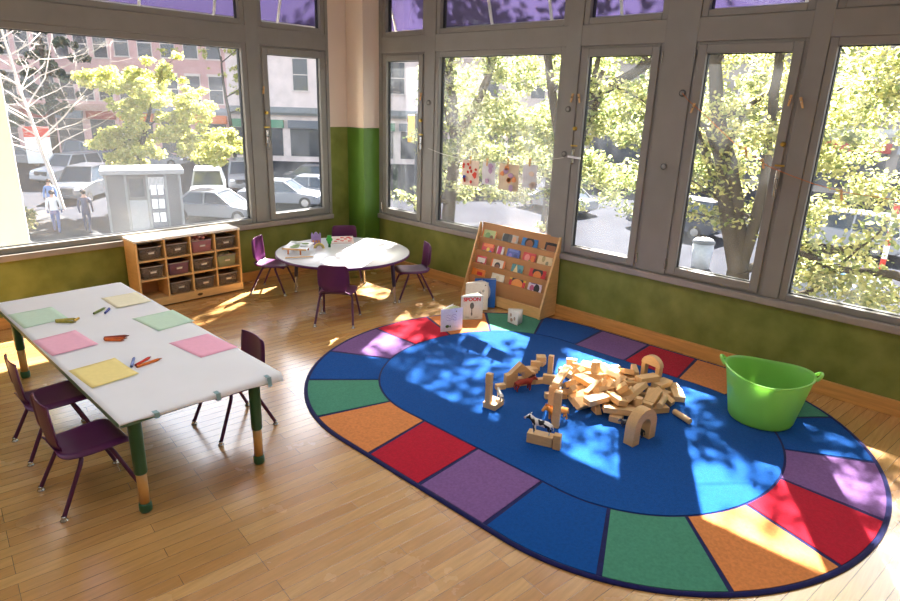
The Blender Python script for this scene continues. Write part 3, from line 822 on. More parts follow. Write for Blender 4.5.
fills = {(0, 2): ('toys_red', 'red and white toys heaped above the tray rim in the top row of the cubby shelf', 1.9), (1, 1): ('toys_mixed', 'red and blue toys inside the middle row tray of the cubby shelf', .62), (1, 3): ('toys_pale', 'pale green folded cloth inside the middle row tray near the round table', 1.15)}
first = None
for (r_, k), c in cells.items():
    if (r_, k) == (2, 0): continue
    lab = 'clear storage tray, %s, %s of the cubby shelf' % (rown[r_], coln[k])
    if (r_, k) in fills: lab = 'clear tray with visible filling, %s, %s of cubby shelf' % (rown[r_], coln[k])
    first_o = tray(c, lab) if first is None else dup(first, ((c[0]+c[1])/2, first.location.y, c[2]), 0, lab)
    first = first or first_o
    if (r_, k) in fills:
        tm = thin_mat('tray_tinted_%d%d' % (r_, k), {(0, 2): (226, 150, 150), (1, 1): (176, 120, 128), (1, 3): (214, 214, 160)}[(r_, k)], .6, .15, .5, .2)
        for ch in kids(first_o):
            if ch.name.startswith('tray_body'): ch.material_slots[0].link = 'OBJECT'; ch.material_slots[0].material = tm
    x0, x1, z0, z1 = c; w = (x1-x0)-.022; h = (z1-z0)*.72; rnd = random.Random(r_*7+k)
    mname, flab, fh = fills.get((r_, k), (None, None, .5))
    b = MB()
    for i in range(26 if mname else 14):
        hh = h*fh*rnd.uniform(.25, .85)
        b.ell((rnd.uniform(-.3, .3)*w, rnd.uniform(-.085, .085), .02+hh*.8), (rnd.uniform(.022, .04), rnd.uniform(.018, .03), rnd.uniform(.014, .024)), 8, 5)
    if mname:
        for v in b.bm.verts: v.co.z = min(z1-z0-.004, max(.009, v.co.z)); v.co.x = max(-w*.42, min(w*.42, v.co.x)); v.co.y = max(-.104, min(.104, v.co.y))
        f_ = b.build('toy_heap' if mname != 'toys_pale' else 'folded_cloth', M[mname], loc=((x0+x1)/2, first.location.y, z0))
        tag(f_, flab, 'toys' if mname != 'toys_pale' else 'cloth', kind='stuff')
    else:
        for v in b.bm.verts: v.co.z = min(z1-z0-.004, max(.009, v.co.z)); v.co.x = max(-w*.42, min(w*.42, v.co.x)); v.co.y = max(-.104, min(.104, v.co.y))
        f_ = b.build('tray_filling', M['tray_contents_dark'], loc=((x0+x1)/2, first.location.y, z0))
        tag(f_, 'brown odds and ends inside the clear tray, %s, %s' % (rown[r_], coln[k]), 'small items', kind='stuff')

# ------------------------------------------------------------------ bookstand
SY0, SY1 = 3.535, 4.655
sx = lambda z: 5.2+.357*(z-.10)            # front edge of the slanted side panels
TIERS = [(.70, .855), (.555, .70), (.41, .555), (.272, .41), (.13, .272)]
def bookstand():
    o = empty('bookstand', (5.36, (SY0+SY1)/2, 0), 0, 'maple slant-front bookstand with five stepped ledges under the window', 'bookstand')
    L = Vector(o.location)
    prof = [(5.19, .014), (5.484, .014), (5.484, .864), (sx(.864)-.0, .864), (sx(.10), .10)]
    for y0 in (SY0, SY1-.022):
        b = MB(); b.prism([(x-L.x, z) for x, z in prof], 0, 0, 'y') if False else b.prism([(x-L.x, z) for x, z in prof], y0-L.y, y0+.022-L.y, 'y')
        b.build('side_panel', M['maple'], o, .004)
    ya, yb = SY0+.0225-L.y, SY1-.0225-L.y
    b = MB(); b.bb(5.205-L.x, 5.225-L.x, ya, yb, .0145, .13); b.build('kick_panel', M['maple'], o, .002)
    for i, (z0, z1) in enumerate(TIERS):
        xl = sx(z0)+.022
        # sloped back of the pocket
        b = MB(); x1 = sx(z1)+.036 if i else sx(.862)+.03
        zt = z1 if i else .862
        b.prism([(xl+.046-L.x, z0-.055), (xl+.058-L.x, z0-.055), (x1+.012-L.x, zt), (x1-L.x, zt)], ya, yb, 'y'); b.build('back_board', M['maple_brown'], o, .001)
        if i < 5:
            b = MB(); b.bb(xl-L.x, xl+.010-L.x, ya, yb, z0-.062, z0) if i < 4 else b.bb(xl-L.x, xl+.010-L.x, ya, yb, z0-.02, z0)
            b.build('ledge_lip', M['maple_brown'], o, .002)
            b = MB(); b.bb(xl+.0105-L.x, xl+.045-L.x, ya, yb, z0-.062, z0-.052); b.build('ledge_board', M['maple'], o)
bookstand()

BK = {}
def bmat(rgb): return mat('print_%d_%d_%d' % rgb, rgb, .35, .45, .06, 40)
def book(loc, rot, w, h, t, cover, art, label, group=None, name='picture_book', parent=None):
    """closed board book: local x = width, z = height, front cover faces -y"""
    o = empty(name, loc, 0, label, 'book', group); o.rotation_euler = rot
    c = .0016
    b = MB(); b.box((0, -t/2+c/2, h/2), (w, c, h)); b.box((0, t/2-c/2, h/2), (w, c, h)); b.box((-w/2+c/2, 0, h/2), (c, t-2*c, h)); b.build('cover', bmat(cover), o)
    b = MB(); b.box((c/2-.001, 0, h/2), (w-c-.004, t-2*c-.0003, h-.004)); b.build('page_block', mat('page_paper', (238, 232, 220), .8, .2, .03, 90), o)
    b = MB(); ml = []
    for k, (kind, cx, cz, rx, rz_, col) in enumerate(art):
        ml.append(bmat(col)); y = -t/2-.0003*(k+1)
        if kind == 'e': poly = [(w*(cx+rx*math.cos(2*PI*i/20)), h*(cz+rz_*math.sin(2*PI*i/20))) for i in range(20)]
        elif kind == 'h': poly = [(w*(cx+rx*math.cos(PI*i/12)), h*(cz+rz_*math.sin(PI*i/12))) for i in range(13)]
        elif kind == 't': poly = [(w*(cx-rx), h*(cz-rz_)), (w*(cx+rx), h*(cz-rz_)), (w*cx, h*(cz+rz_))]
        else: poly = [(w*(cx-rx), h*(cz-rz_)), (w*(cx+rx), h*(cz-rz_)), (w*(cx+rx), h*(cz+rz_)), (w*(cx-rx), h*(cz+rz_))]
        b.prism(poly, y, -t/2, 'y', k)
    if art: b.build('cover_art', ml, o)
    return o
def face(skin, hair, shirt): return [('h', 0, .02, .4, .22, shirt), ('e', 0, .52, .36, .36, hair), ('e', 0, .44, .29, .29, skin)]
BR, BL, RD, OR, YE, WH, TE, PU, GR = (150, 96, 64), (34, 28, 30), (206, 48, 52), (232, 122, 52), (240, 204, 70), (236, 232, 224), (64, 130, 140), (84, 66, 150), (96, 140, 60)
shelf_books = [
 # y_left, y_right, z_bottom, z_top, cover, art, label
 (0, 4.608, 4.417, .818, OR, [('r', 0, .42, .46, .36, (180, 196, 130)), ('e', -.1, .4, .2, .2, GR), ('e', .2, .3, .14, .16, (120, 90, 60)), ('r', 0, .88, .4, .06, RD)], 'orange board book with a green picture at the end of the top ledge'),
 (0, 4.322, 4.101, .812, (188, 186, 180), [('e', -.22, .5, .24, .4, (70, 72, 70)), ('e', .02, .5, .12, .38, (90, 92, 90)), ('e', .28, .5, .12, .2, (224, 178, 140))], 'grey board book with dark animal shapes on the top ledge'),
 (0, 4.043, 3.831, .836, (44, 120, 190), [('r', 0, .84, .42, .1, YE), ('e', 0, .45, .3, .3, BL), ('e', 0, .36, .22, .24, BR), ('r', 0, .08, .3, .08, RD)], 'blue board book with yellow title band on the top ledge'),
 (0, 3.734, 3.571, .812, (52, 46, 50), [('e', 0, .45, .36, .34, BR), ('h', 0, .62, .36, .3, BL), ('r', 0, .1, .3, .08, RD)], 'dark board book with a brown face on the top ledge by the side panel'),
 (1, 4.569, 4.392, .652, RD, [('e', -.25, .2, .14, .16, GR), ('e', .25, .2, .16, .18, (64, 130, 200)), ('r', 0, .75, .4, .14, OR), ('e', .05, .45, .14, .14, YE)], 'red board book with coloured balls on the second ledge'),
 (1, 4.347, 4.251, .650, (226, 210, 220), [('r', -.1, .5, .28, .4, (190, 40, 100)), ('r', .35, .5, .08, .4, WH)], 'narrow white and magenta board book on the second ledge'),
 (1, 4.201, 4.024, .660, (74, 92, 170), [('r', 0, .75, .36, .1, (110, 130, 205)), ('e', -.2, .35, .14, .18, (130, 120, 200)), ('e', .2, .35, .14, .18, (50, 64, 130))], 'blue violet board book on the second ledge'),
 (1, 3.977, 3.807, .652, (214, 66, 70), [('e', -.15, .5, .2, .26, (240, 150, 140)), ('r', .28, .4, .14, .3, OR), ('e', .1, .25, .12, .14, (120, 150, 70))], 'pinkish red board book on the second ledge'),
 (1, 3.778, 3.595, .700, (228, 206, 160), [('e', -.1, .5, .12, .16, (180, 160, 110)), ('r', .1, .8, .25, .05, (190, 150, 100)), ('e', .2, .3, .1, .12, (150, 150, 120))], 'tall cream board book on the second ledge by the side panel'),
 (2, 4.600, 4.458, .492, (222, 80, 90), [('r', 0, .6, .4, .2, WH), ('e', .1, .25, .2, .18, (110, 60, 60))], 'small red and white board book at the end of the third ledge'),
 (2, 4.383, 4.183, .545, OR, [('r', 0, .5, .38, .4, (232, 214, 190)), ('e', 0, .34, .2, .2, BL), ('e', 0, .26, .16, .16, BR), ('r', 0, .78, .3, .06, PU)], 'orange framed board book with a face on the third ledge'),
 (2, 4.085, 3.929, .520, TE, [('t', -.1, .5, .24, .3, (228, 214, 160)), ('e', .26, .35, .12, .2, (36, 84, 110))], 'teal board book with a cream shape on the third ledge'),
 (2, 3.838, 3.625, .545, RD, [('r', 0, .86, .44, .1, WH), ('e', 0, .52, .32, .26, BL), ('e', 0, .36, .24, .24, (224, 130, 60)), ('r', 0, .06, .4, .05, OR)], 'red board book with a black-haired face on the third ledge'),
 (3, 4.621, 4.421, .400, (232, 140, 60), [('r', 0, .78, .4, .12, WH), ('r', .1, .4, .2, .1, RD)], 'orange and white board book partly behind the blue picture book, fourth ledge'),
 (3, 4.322, 4.146, .375, (236, 230, 208), [('e', 0, .5, .14, .14, (226, 216, 180))], 'plain cream board book on the fourth ledge'),
 (3, 4.066, 3.847, .402, YE, [('r', 0, .3, .5, .26, RD), ('e', 0, .58, .36, .18, BL), ('e', 0, .36, .34, .30, (234, 150, 70)), ('r', 0, .9, .44, .05, GR)], 'yellow topped board book with an orange face on the fourth ledge'),
 (3, 3.806, 3.634, .376, (222, 206, 220), [('e', .16, .45, .22, .3, BL), ('e', -.2, .45, .16, .2, (190, 90, 130)), ('r', -.1, .8, .24, .07, PU)], 'pale lilac board book with a black shape on the fourth ledge'),
]
for tier, yl, yr, zt, cov, art, lab in shelf_books:
    z0 = TIERS[tier][0]-.050; tilt = math.atan(.357)
    x = sx(TIERS[tier][0])+.022+.010+.0085
    w = yl-yr; h = (zt-z0)/math.cos(tilt)
    # front cover faces -x : local -y -> world -x
    o = book((x, (yl+yr)/2, z0+.003), (0, 0, 0), w, h, .011, cov, art, lab, 'board books on the bookstand')
    o.rotation_euler = (Matrix.Rotation(tilt, 3, 'Y') @ Matrix.Rotation(-PI/2, 3, 'Z')).to_euler()

# ------------------------------------------------------------------ open books standing on the rug
def stroke(b, pts, r, mi=0): b.tube(pts, r, 5, mi)
def open_book(loc, rz, w, h, gap, cover, label, paint=None, inner=(238, 236, 226), lean=0.0, back=None):
    """book standing half open like a tent; the front cover faces local -y, spine at +x unless told"""
    o = empty('picture_book', loc, 0, label, 'book'); o.rotation_euler = (lean, 0, rz)
    b = MB(); b.box((0, 0, h/2), (w, .003, h)); b.build('front_cover', bmat(cover), o, .001)
    R2 = Matrix.Rotation(gap, 3, 'Z')
    def hinge(p): q = R2 @ Vector((p[0]+w/2, p[1], p[2])); return (q.x-w/2, q.y+.004, q.z)
    b = MB(); b.box((0, 0, h/2), (w, .003, h))
    for v in b.bm.verts: v.co = hinge(v.co)
    b.build('back_cover', bmat(back or cover), o, .001)
    for k in range(4):
        a = gap*(k+1)/5*1.0; Rk = Matrix.Rotation(a, 3, 'Z'); b = MB()
        pts = []
        rows = []
        for i in range(7):
            u = .004+(w-.010)*i/6; bow = .010*math.sin(PI*i/6)
            q = Rk @ Vector((u, bow, 0)); rows.append([b.v((q.x-w/2, q.y+.003, zz)) for zz in (.005, h-.006)])
        for p, q in zip(rows, rows[1:]): b.f([p[0], q[0], q[1], p[1]], 0, True)
        s = b.build('page', mat('page_paper', (238, 232, 220), .8, .2, .03, 90) if k % 2 else bmat(inner), o)
        sd = s.modifiers.new('thick', 'SOLIDIFY'); sd.thickness = .0008
    if paint: paint(o, w, h)
    return o
def text_obj(body, size, m, parent, loc, rot, ext=.0006, bold=.0):
    cu = bpy.data.curves.new('title_curve', 'FONT'); cu.body = body; cu.size = size; cu.extrude = ext; cu.offset = bold; cu.align_x = 'CENTER'
    tmp = bpy.data.objects.new('title_curve', cu); COL.objects.link(tmp)
    me = bpy.data.meshes.new_from_object(tmp); bpy.data.objects.remove(tmp); me.name = 'title_lettering'
    o = bpy.data.objects.new('title_lettering', me); COL.objects.link(o); me.materials.clear(); me.materials.append(m); o.parent = parent; o.location = loc; o.rotation_euler = rot
    return o
def paint_spoon(o, w, h):
    text_obj('SPOON', .054, mat('red_title_ink', (206, 40, 44), .5, .3), o, (0, -.0026, h*.78), (PI/2, 0, 0), bold=.0022)
    g = mat('spoon_grey_ink', (96, 106, 100), .5, .3)
    b = MB(); b.prism([(.022*math.cos(2*PI*k/24), h*.58+.036*math.sin(2*PI*k/24)) for k in range(24)], -.0032, -.0015, 'y')
    b.prism([(-.006, h*.22), (.006, h*.22), (.0045, h*.50), (-.0045, h*.50)], -.0030, -.0015, 'y'); b.prism([(.009*math.cos(2*PI*k/16), h*.24+.02*math.sin(2*PI*k/16)) for k in range(16)], -.0031, -.0015, 'y')
    b.build('cover_art', g, o)
    for k, (dx, dz, s) in enumerate(((-.045, .10, .012), (.05, .09, .012))):
        b = MB(); b.prism([(dx-.02, h*dz), (dx+.02, h*dz), (dx+.02, h*dz+.004), (dx-.02, h*dz+.004)], -.0024, -.0015, 'y'); b.build('cover_line', g, o)
def paint_white(o, w, h):
    b = MB(); g = mat('dark_green_ink', (74, 104, 52), .5, .3); p = mat('lilac_ink', (176, 160, 196), .5, .3)
    b.ell((-w*.2, -.002, h*.22), (.020, .002, .016), 12, 6); b.ell((-w*.07, -.002, h*.21), (.008, .0015, .012), 8, 5); b.build('cover_art', g, o)
    b = MB()
    for k in range(3): b.tube([(-w*.25+i*.018, -.002, h*(.70-k*.10)+.010*math.sin(i*1.7+k)) for i in range(7)], .0022, 5)
    b.build('cover_lettering', p, o)
    b = MB(); b.ell((w*.2, -.002, h*.86), (.008, .0015, .006), 8, 5); b.build('cover_spot', mat('tan_ink', (150, 130, 100), .5, .3), o)
def paint_cream(o, w, h):
    g = mat('soft_grey_ink', (160, 158, 150), .5, .3); b = MB()
    for cx, cz, r in ((.12, .62, .018), (.2, .48, .022), (.28, .70, .014), (-.3, .5, .01), (-.1, .25, .012), (.25, .25, .014)):
        b.ell((w*cx, -.002, h*cz), (r, .0015, r*1.2), 10, 5)
    b.build('cover_art', g, o)
    b = MB(); b.ell((w*.36, -.002, h*.9), (.008, .0015, .008), 8, 5); b.build('cover_spot', mat('black_ink', (40, 36, 36), .5, .3), o)
def paint_blue(o, w, h):
    b = MB(); b.prism([(w*(-.1+.36*math.cos(2*PI*k/24)), h*(.55+.36*math.sin(2*PI*k/24))) for k in range(24)], -.0028, -.0015, 'y'); b.build('cover_art', bmat((214, 226, 232)), o)
def paint_small(o, w, h):
    b = MB(); b.ell((-w*.2, -.002, h*.62), (.014, .0015, .022), 10, 5); b.ell((w*.18, -.002, h*.45), (.014, .0015, .02), 10, 5); b.ell((-w*.12, -.002, h*.28), (.02, .0015, .02), 10, 5); b.build('cover_art', bmat((170, 140, 120)), o)
    b = MB(); b.prism([(-w*.5, 0), (w*.5, 0), (w*.5, .006), (-w*.5, .006)], -.0022, -.0015, 'y'); b.build('cover_band', bmat((90, 74, 64)), o)
ang = lambda a, b_: math.atan2(b_[1]-a[1], b_[0]-a[0])
p0, p1 = (4.160, 3.985), (4.372, 3.893)
open_book(((p0[0]+p1[0])/2, (p0[1]+p1[1])/2, RZ), ang(p0, p1), .232, .235, -2.62 if False else .62, (236, 234, 240), 'white open picture book standing nearest the red rug block', paint_white, inner=(190, 214, 120))
p0, p1 = (4.575, 4.100), (4.762, 3.962)
open_book(((p0[0]+p1[0])/2, (p0[1]+p1[1])/2, RZ), ang(p0, p1), .235, .262, .5, (196, 208, 200), 'pale grey-green picture book titled SPOON standing open on the rug', paint_spoon)
p0, p1 = (4.83, 4.265), (5.035, 4.125)
open_book(((p0[0]+p1[0])/2, (p0[1]+p1[1])/2, RZ), ang(p0, p1), .255, .315, .45, (226, 216, 202), 'cream picture book standing open just behind the SPOON book', paint_cream)
p0, p1 = (5.015, 4.300), (5.155, 4.120)
open_book(((p0[0]+p1[0])/2, (p0[1]+p1[1])/2, RZ), ang(p0, p1), .235, .325, .22, (30, 104, 190), 'tall blue picture book between the cream book and the bookstand', paint_blue)
p0, p1 = (4.895, 3.725), (4.872, 3.580)
open_book(((p0[0]+p1[0])/2, (p0[1]+p1[1])/2, RZ), ang(p0, p1), .150, .150, .9, (226, 222, 214), 'tiny open board book standing on the green rug block before the bookstand', paint_small)

# ------------------------------------------------------------------ green tub
def tub():
    o = empty('flexible_tub', (4.655, 1.135, RZ), math.atan2(-.55, .175), 'lime green flexible plastic tub with two loop handles', 'tub')
    m = bpy.data.materials.new('lime_translucent_plastic'); m.use_nodes = True
    nt = m.node_tree; b_ = nt.nodes['Principled BSDF']; out = nt.nodes['Material Output']
    b_.inputs['Base Color'].default_value = (*lin((150, 212, 112)), 1); b_.inputs['Roughness'].default_value = .32; b_.inputs['Specular IOR Level'].default_value = .5
    tl = nd(nt, 'ShaderNodeBsdfTranslucent'); tl.inputs['Color'].default_value = (*lin((192, 236, 140)), 1)
    nz = nd(nt, 'ShaderNodeTexNoise', Scale=5.0); tc = nd(nt, 'ShaderNodeTexCoord'); nt.links.new(tc.outputs['Object'], nz.inputs['Vector'])
    mr = nd(nt, 'ShaderNodeMapRange'); mr.inputs['To Min'].default_value = .42; mr.inputs['To Max'].default_value = .55; nt.links.new(nz.outputs['Fac'], mr.inputs['Value'])
    mx = nd(nt, 'ShaderNodeMixShader'); nt.links.new(mr.outputs[0], mx.inputs[0])
    nt.links.new(b_.outputs[0], mx.inputs[1]); nt.links.new(tl.outputs[0], mx.inputs[2]); nt.links.new(mx.outputs[0], out.inputs['Surface'])
    b = MB(); seg = 64
    prof = [(.001, .004), (.215, .004), (.238, .010), (.248, .028), (.262, .10), (.285, .22), (.308, .335), (.316, .372), (.326, .378), (.326, .386), (.314, .388), (.306, .372), (.300, .335), (.277, .22), (.254, .10), (.240, .030), (.225, .014), (.001, .010)]
    rings = []
    for r, z in prof:
        ring = []
        for k in range(seg):
            a = 2*PI*k/seg
            e = .905+.02*math.cos(2*a)*(z/.38)            # mouth pulled slightly oval along the handles
            dz = .020*math.cos(2*a)*max(0, z-.2)/.18
            rr = r*e*(1+.008*math.sin(5*a+z*9)*(z/.38))
            ring.append((rr*math.cos(a), rr*math.sin(a), z+dz))
        rings.append(ring)
    b.loft(rings, 0, True, False); b.build('tub_body', m, o)
    for s in (-1, 1):
        pts = []
        for k in range(13):
            a = PI*k/12
            pts.append((s*(.296+.036*math.sin(a)), .052*math.cos(a), .396+.036*math.sin(a)))
        b = MB(); b.tube(pts, [.010+.003*abs(math.cos(PI*k/12)) for k in range(13)], 10); b.build('handle', m, o)
tub()

# ------------------------------------------------------------------ wooden blocks
M['block'] = mat('pale_block_wood', (226, 186, 134), .5, .35, .07, 9, stretch=(2, 14, 14))
M['block_b'] = mat('warm_block_wood', (216, 172, 116), .5, .35, .08, 9, stretch=(2, 14, 14))
BLOCK_MESH = {}
SIZES = dict(unit=(.16, .08, .04), half=(.08, .08, .04), double=(.32, .08, .04), pillar=(.16, .042, .042), stub=(.08, .042, .042))
NAME = dict(unit='rectangular_block', half='square_block', double='long_plank_block', pillar='pillar_block', stub='short_pillar_block', cyl='cylinder_block', tri='triangle_block', ramp='ramp_block')
def block_mesh(kind, alt=0):
    k = (kind, alt)
    if k not in BLOCK_MESH:
        b = MB()
        if kind in SIZES: b.box((0, 0, 0), SIZES[kind])
        elif kind == 'cyl': b.tube([(-.08, 0, 0), (.08, 0, 0)], .022, 20)
        elif kind == 'tri': b.prism([(-.05, -.035), (.05, -.035), (0, .035)], -.02, .02, 'z')
        elif kind == 'ramp': b.prism([(-.08, -.02), (.08, -.02), (-.08, .02)], -.04, .04, 'y')
        o = b.build(NAME[kind], M['block_b' if alt else 'block'], bevel=.0025 if kind != 'cyl' else 0)
        BLOCK_MESH[k] = (o, [False])
    return BLOCK_MESH[k]
def block(kind, loc, rot, label, group=None, alt=0):
    o, used = block_mesh(kind, alt)
    if used[0]:
        o = o.copy(); COL.objects.link(o)
        if 'group' in o and not group: del o['group']
        o.scale = (1, 1, 1)
    used[0] = True
    o.location = loc; o.rotation_euler = rot
    return tag(o, label, 'block', group)
PILE = [('pillar',[-0.096,0.065,0.021],[-0.0,0.0,-0.79]),('unit',[0.249,0.037,0.021],[0.0,0.0,1.97]),('unit',[-0.003,0.108,0.043],[0.18,0.2,1.52]),('half',[-0.217,0.099,0.04],[0.63,-0.0,-0.71]),('half',[0.128,-0.079,0.021],[0.0,-0.0,-1.84]),('pillar',[-0.191,-0.106,0.021],[0.0,-0.0,-2.91]),('unit',[-0.31,0.049,0.043],[0.57,-0.05,-0.2]),('pillar',[-0.222,-0.027,0.021],[-0.0,0.0,-2.78]),('unit',[0.313,0.026,0.058],[-0.09,-0.4,-2.5]),('unit',[0.096,0.041,0.021],[-0.0,0.0,1.01]),('half',[-0.344,-0.256,0.021],[0.0,-0.0,1.82]),('cyl',[-0.007,-0.094,0.022],[0.59,-0.0,-1.92]),('unit',[0.189,0.173,0.021],[-0.0,-0.0,3.08]),('unit',[0.078,-0.13,0.061],[1.57,0.28,-0.27]),('unit',[-0.143,0.043,0.064],[0.0,-0.0,1.11]),('pillar',[0.125,-0.26,0.021],[0.0,-0.0,-0.88]),('unit',[-0.175,-0.253,0.021],[-0.0,-0.0,1.75]),('pillar',[0.046,-0.283,0.047],[1.44,0.3,-2.87]),('unit',[0.042,0.139,0.071],[2.88,-0.16,-1.44]),('stub',[0.22,-0.225,0.021],[-0.0,-3.14,-1.35]),('half',[-0.225,-0.086,0.064],[-0.0,-0.0,0.31]),('double',[-0.277,-0.297,0.06],[-0.12,0.04,-0.97]),('pillar',[0.135,0.321,0.021],[-0.0,0.0,2.13]),('unit',[-0.024,-0.379,0.021],[0.0,-0.0,-0.59]),('unit',[-0.151,0.108,0.104],[-0.0,0.0,1.31]),('half',[0.233,-0.313,0.021],[-0.0,-3.14,-0.13]),('half',[0.223,0.076,0.061],[0.0,-3.14,0.98]),('unit',[-0.389,-0.019,0.059],[0.58,0.15,-0.05]),('pillar',[-0.02,0.128,0.086],[-1.35,0.16,1.72]),('pillar',[-0.224,0.004,0.102],[0.14,2.84,-0.03]),('stub',[-0.121,-0.157,0.021],[-0.0,3.14,-1.18]),('unit',[-0.228,0.192,0.069],[0.38,-2.63,0.67]),('half',[-0.086,-0.272,0.041],[1.66,-1.57,0.0]),('pillar',[-0.367,0.209,0.021],[-0.0,-0.0,-0.72]),('unit',[-0.04,-0.058,0.075],[-1.04,-0.45,-0.03]),('ramp',[-0.214,-0.09,0.112],[2.4,0.16,-0.48]),('unit',[0.294,-0.389,0.021],[-3.14,0.0,0.6]),('half',[-0.031,0.243,0.086],[-0.95,-0.0,0.07]),('unit',[0.284,0.249,0.021],[0.0,-0.0,2.61]),('unit',[0.295,-0.264,0.063],[3.14,0.02,-0.12]),('half',[0.393,-0.308,0.021],[-0.0,-3.14,0.72]),('tri',[-0.331,-0.091,0.021],[-1.57,0.95,-2.12]),('half',[0.175,0.295,0.064],[-0.0,0.0,0.28]),('double',[-0.051,-0.211,0.086],[0.49,0.05,-3.1]),('pillar',[-0.011,-0.201,0.021],[-1.57,-0.0,0.33]),('cyl',[0.109,0.292,0.065],[-1.3,-0.02,1.77]),('pillar',[-0.32,0.109,0.075],[-0.53,0.73,0.68]),('cyl',[0.02,-0.398,0.063],[-0.59,0.0,0.21]),('unit',[-0.066,0.23,0.021],[0.0,0.0,-2.97]),('half',[0.059,0.289,0.04],[0.0,-2.52,-0.12]),('pillar',[0.255,0.211,0.062],[1.57,-0.0,1.46]),('unit',[0.372,-0.009,0.041],[-1.57,-0.0,-2.52]),('unit',[0.222,-0.184,0.103],[-0.06,-0.01,-0.46]),('cyl',[-0.283,0.209,0.022],[-0.2,0.0,-0.89]),('half',[0.159,0.422,0.041],[-1.57,-0.0,-1.12]),('ramp',[0.174,0.14,0.065],[-2.51,0.2,-1.84]),('pillar',[0.011,0.365,0.021],[0.0,-0.0,-1.82]),('cyl',[0.197,-0.031,0.035],[-0.81,-0.15,-0.89]),('tri',[-0.267,-0.196,0.021],[-1.57,0.95,-1.03]),('pillar',[0.13,0.015,0.077],[-0.86,0.07,-1.47]),('stub',[-0.153,-0.31,0.082],[1.38,1.57,0.0]),('ramp',[-0.135,-0.179,0.086],[0.17,2.42,-1.08]),('unit',[0.008,-0.333,0.08],[0.0,2.9,0.11]),('unit',[-0.12,-0.161,0.129],[0.69,-0.27,-2.59]),('tri',[0.183,-0.109,0.021],[-1.57,-0.95,-1.86]),('unit',[-0.259,-0.195,0.108],[0.28,-0.0,1.15]),('stub',[0.377,0.159,0.021],[-1.57,-0.0,2.69]),('stub',[-0.104,-0.347,0.062],[-1.57,-0.0,-1.54]),('tri',[0.115,0.154,0.072],[-0.59,-0.83,-2.17]),('ramp',[-0.08,-0.032,0.098],[1.07,-0.31,-2.75]),('pillar',[0.136,-0.359,0.051],[-1.85,-0.33,1.41]),('half',[0.029,0.14,0.138],[-2.12,-1.26,0.66]),('tri',[-0.067,0.019,0.091],[0.62,-0.26,-2.22]),('unit',[-0.356,-0.103,0.103],[-0.01,0.09,2.75])]
PC = (4.20, 2.145); PS = 1.1
WORD = dict(unit='rectangular', half='square', double='long plank', pillar='pillar', stub='short pillar', cyl='cylinder', tri='triangle', ramp='ramp')
def sector(dx, dy):
    if math.hypot(dx, dy) < .15: return 'at the heart of the heap'
    a = math.degrees(math.atan2(dy, dx)) % 360
    for lim, t in ((70, 'on the right wall side of the heap'), (140, 'on the bookstand side of the heap'), (215, 'on the plank side of the heap'), (290, 'on the big arch side of the heap'), (360, 'on the gate side of the heap')):
        if a < lim: return t
rnd = random.Random(2)
for kind, l, r in PILE:
    lv = 'lying low' if l[2] < .03 else ('resting mid-height' if l[2] < .07 else 'on top')
    bo = block(kind, (PC[0]+l[0]*PS, PC[1]+l[1]*PS, RZ+l[2]*PS+.0004), r, '%s wooden block %s %s' % (WORD[kind], lv, sector(l[0], l[1])), 'wooden blocks in the heap', rnd.random() < .4)
    bo.scale = (PS, PS, PS)
H = PI/2
def on(z): return RZ+z+.0004
# things built around the heap
block('cyl', (4.20, 1.535, on(.022)), (0, 0, math.atan2(-.179, -.079)), 'cylinder wooden block lying free on the gate side of the heap, beside the big arch')
block('half', (3.338, 2.625, on(.022)), (0, 0, .15), 'square block serving as foot of the little post tower').scale = (1.7, 1.35, 1.1)
block('pillar', (3.285, 2.632, on(.0445+.08)), (0, H, .15), 'upright pillar of the little post tower').scale = (.98, 1, 1)
block('stub', (3.283, 2.633, on(.0445+.158+.041)), (0, H+.06, .2), 'short block balanced on top of the little post tower').scale = (.95, 1.05, 1.05)
def hero(name, b, m, loc, rz, label, rot=None):
    o = b.build(name, m, bevel=.003, loc=loc, rot=rot or (0, 0, rz)); return tag(o, label, 'block')
# gabled house block with a square window
def ring_prism(b, outer, inner, t0, t1, axis='y'):
    n = len(outer)
    P = lambda u, w, t: (u, t, w)
    for t in (t0, t1):
        a = [b.v(P(*p, t)) for p in outer]; c = [b.v(P(*p, t)) for p in inner]
        for i in range(n): b.f([a[i], a[(i+1) % n], c[(i+1) % n], c[i]])
    for ring_ in (outer, inner):
        a = [b.v(P(*p, t0)) for p in ring_]; c = [b.v(P(*p, t1)) for p in ring_]
        for i in range(n): b.f([a[i], a[(i+1) % n], c[(i+1) % n], c[i]])
b = MB()
outer = [(-.13, 0), (0, 0), (.13, 0), (.13, .105), (.095, .112), (0, .200), (-.095, .112), (-.13, .105)]
inner = [(-.03, .065), (0, .065), (.03, .065), (.03, .10), (.03, .122), (0, .122), (-.03, .122), (-.03, .10)]
ring_prism(b, outer, inner, -.026, .026)
hero('house_block', b, M['block_b'], (3.775, 2.715, on(0)), math.atan2(2.629-2.75, 3.876-3.636), 'gabled house-shaped block with a square window hole')
block('stub', (3.604, 2.775, on(.021)), (0, 0, -.5), 'short block touching the left foot of the gabled house block')
block('stub', (3.922, 2.625, on(.021)), (0, 0, -.5), 'short block touching the right foot of the gabled house block')
block('unit', (3.985, 2.535, on(.040)), (H, 0, math.atan2(-.15, .055)+.12), 'rectangular block standing on edge between house block and heap')
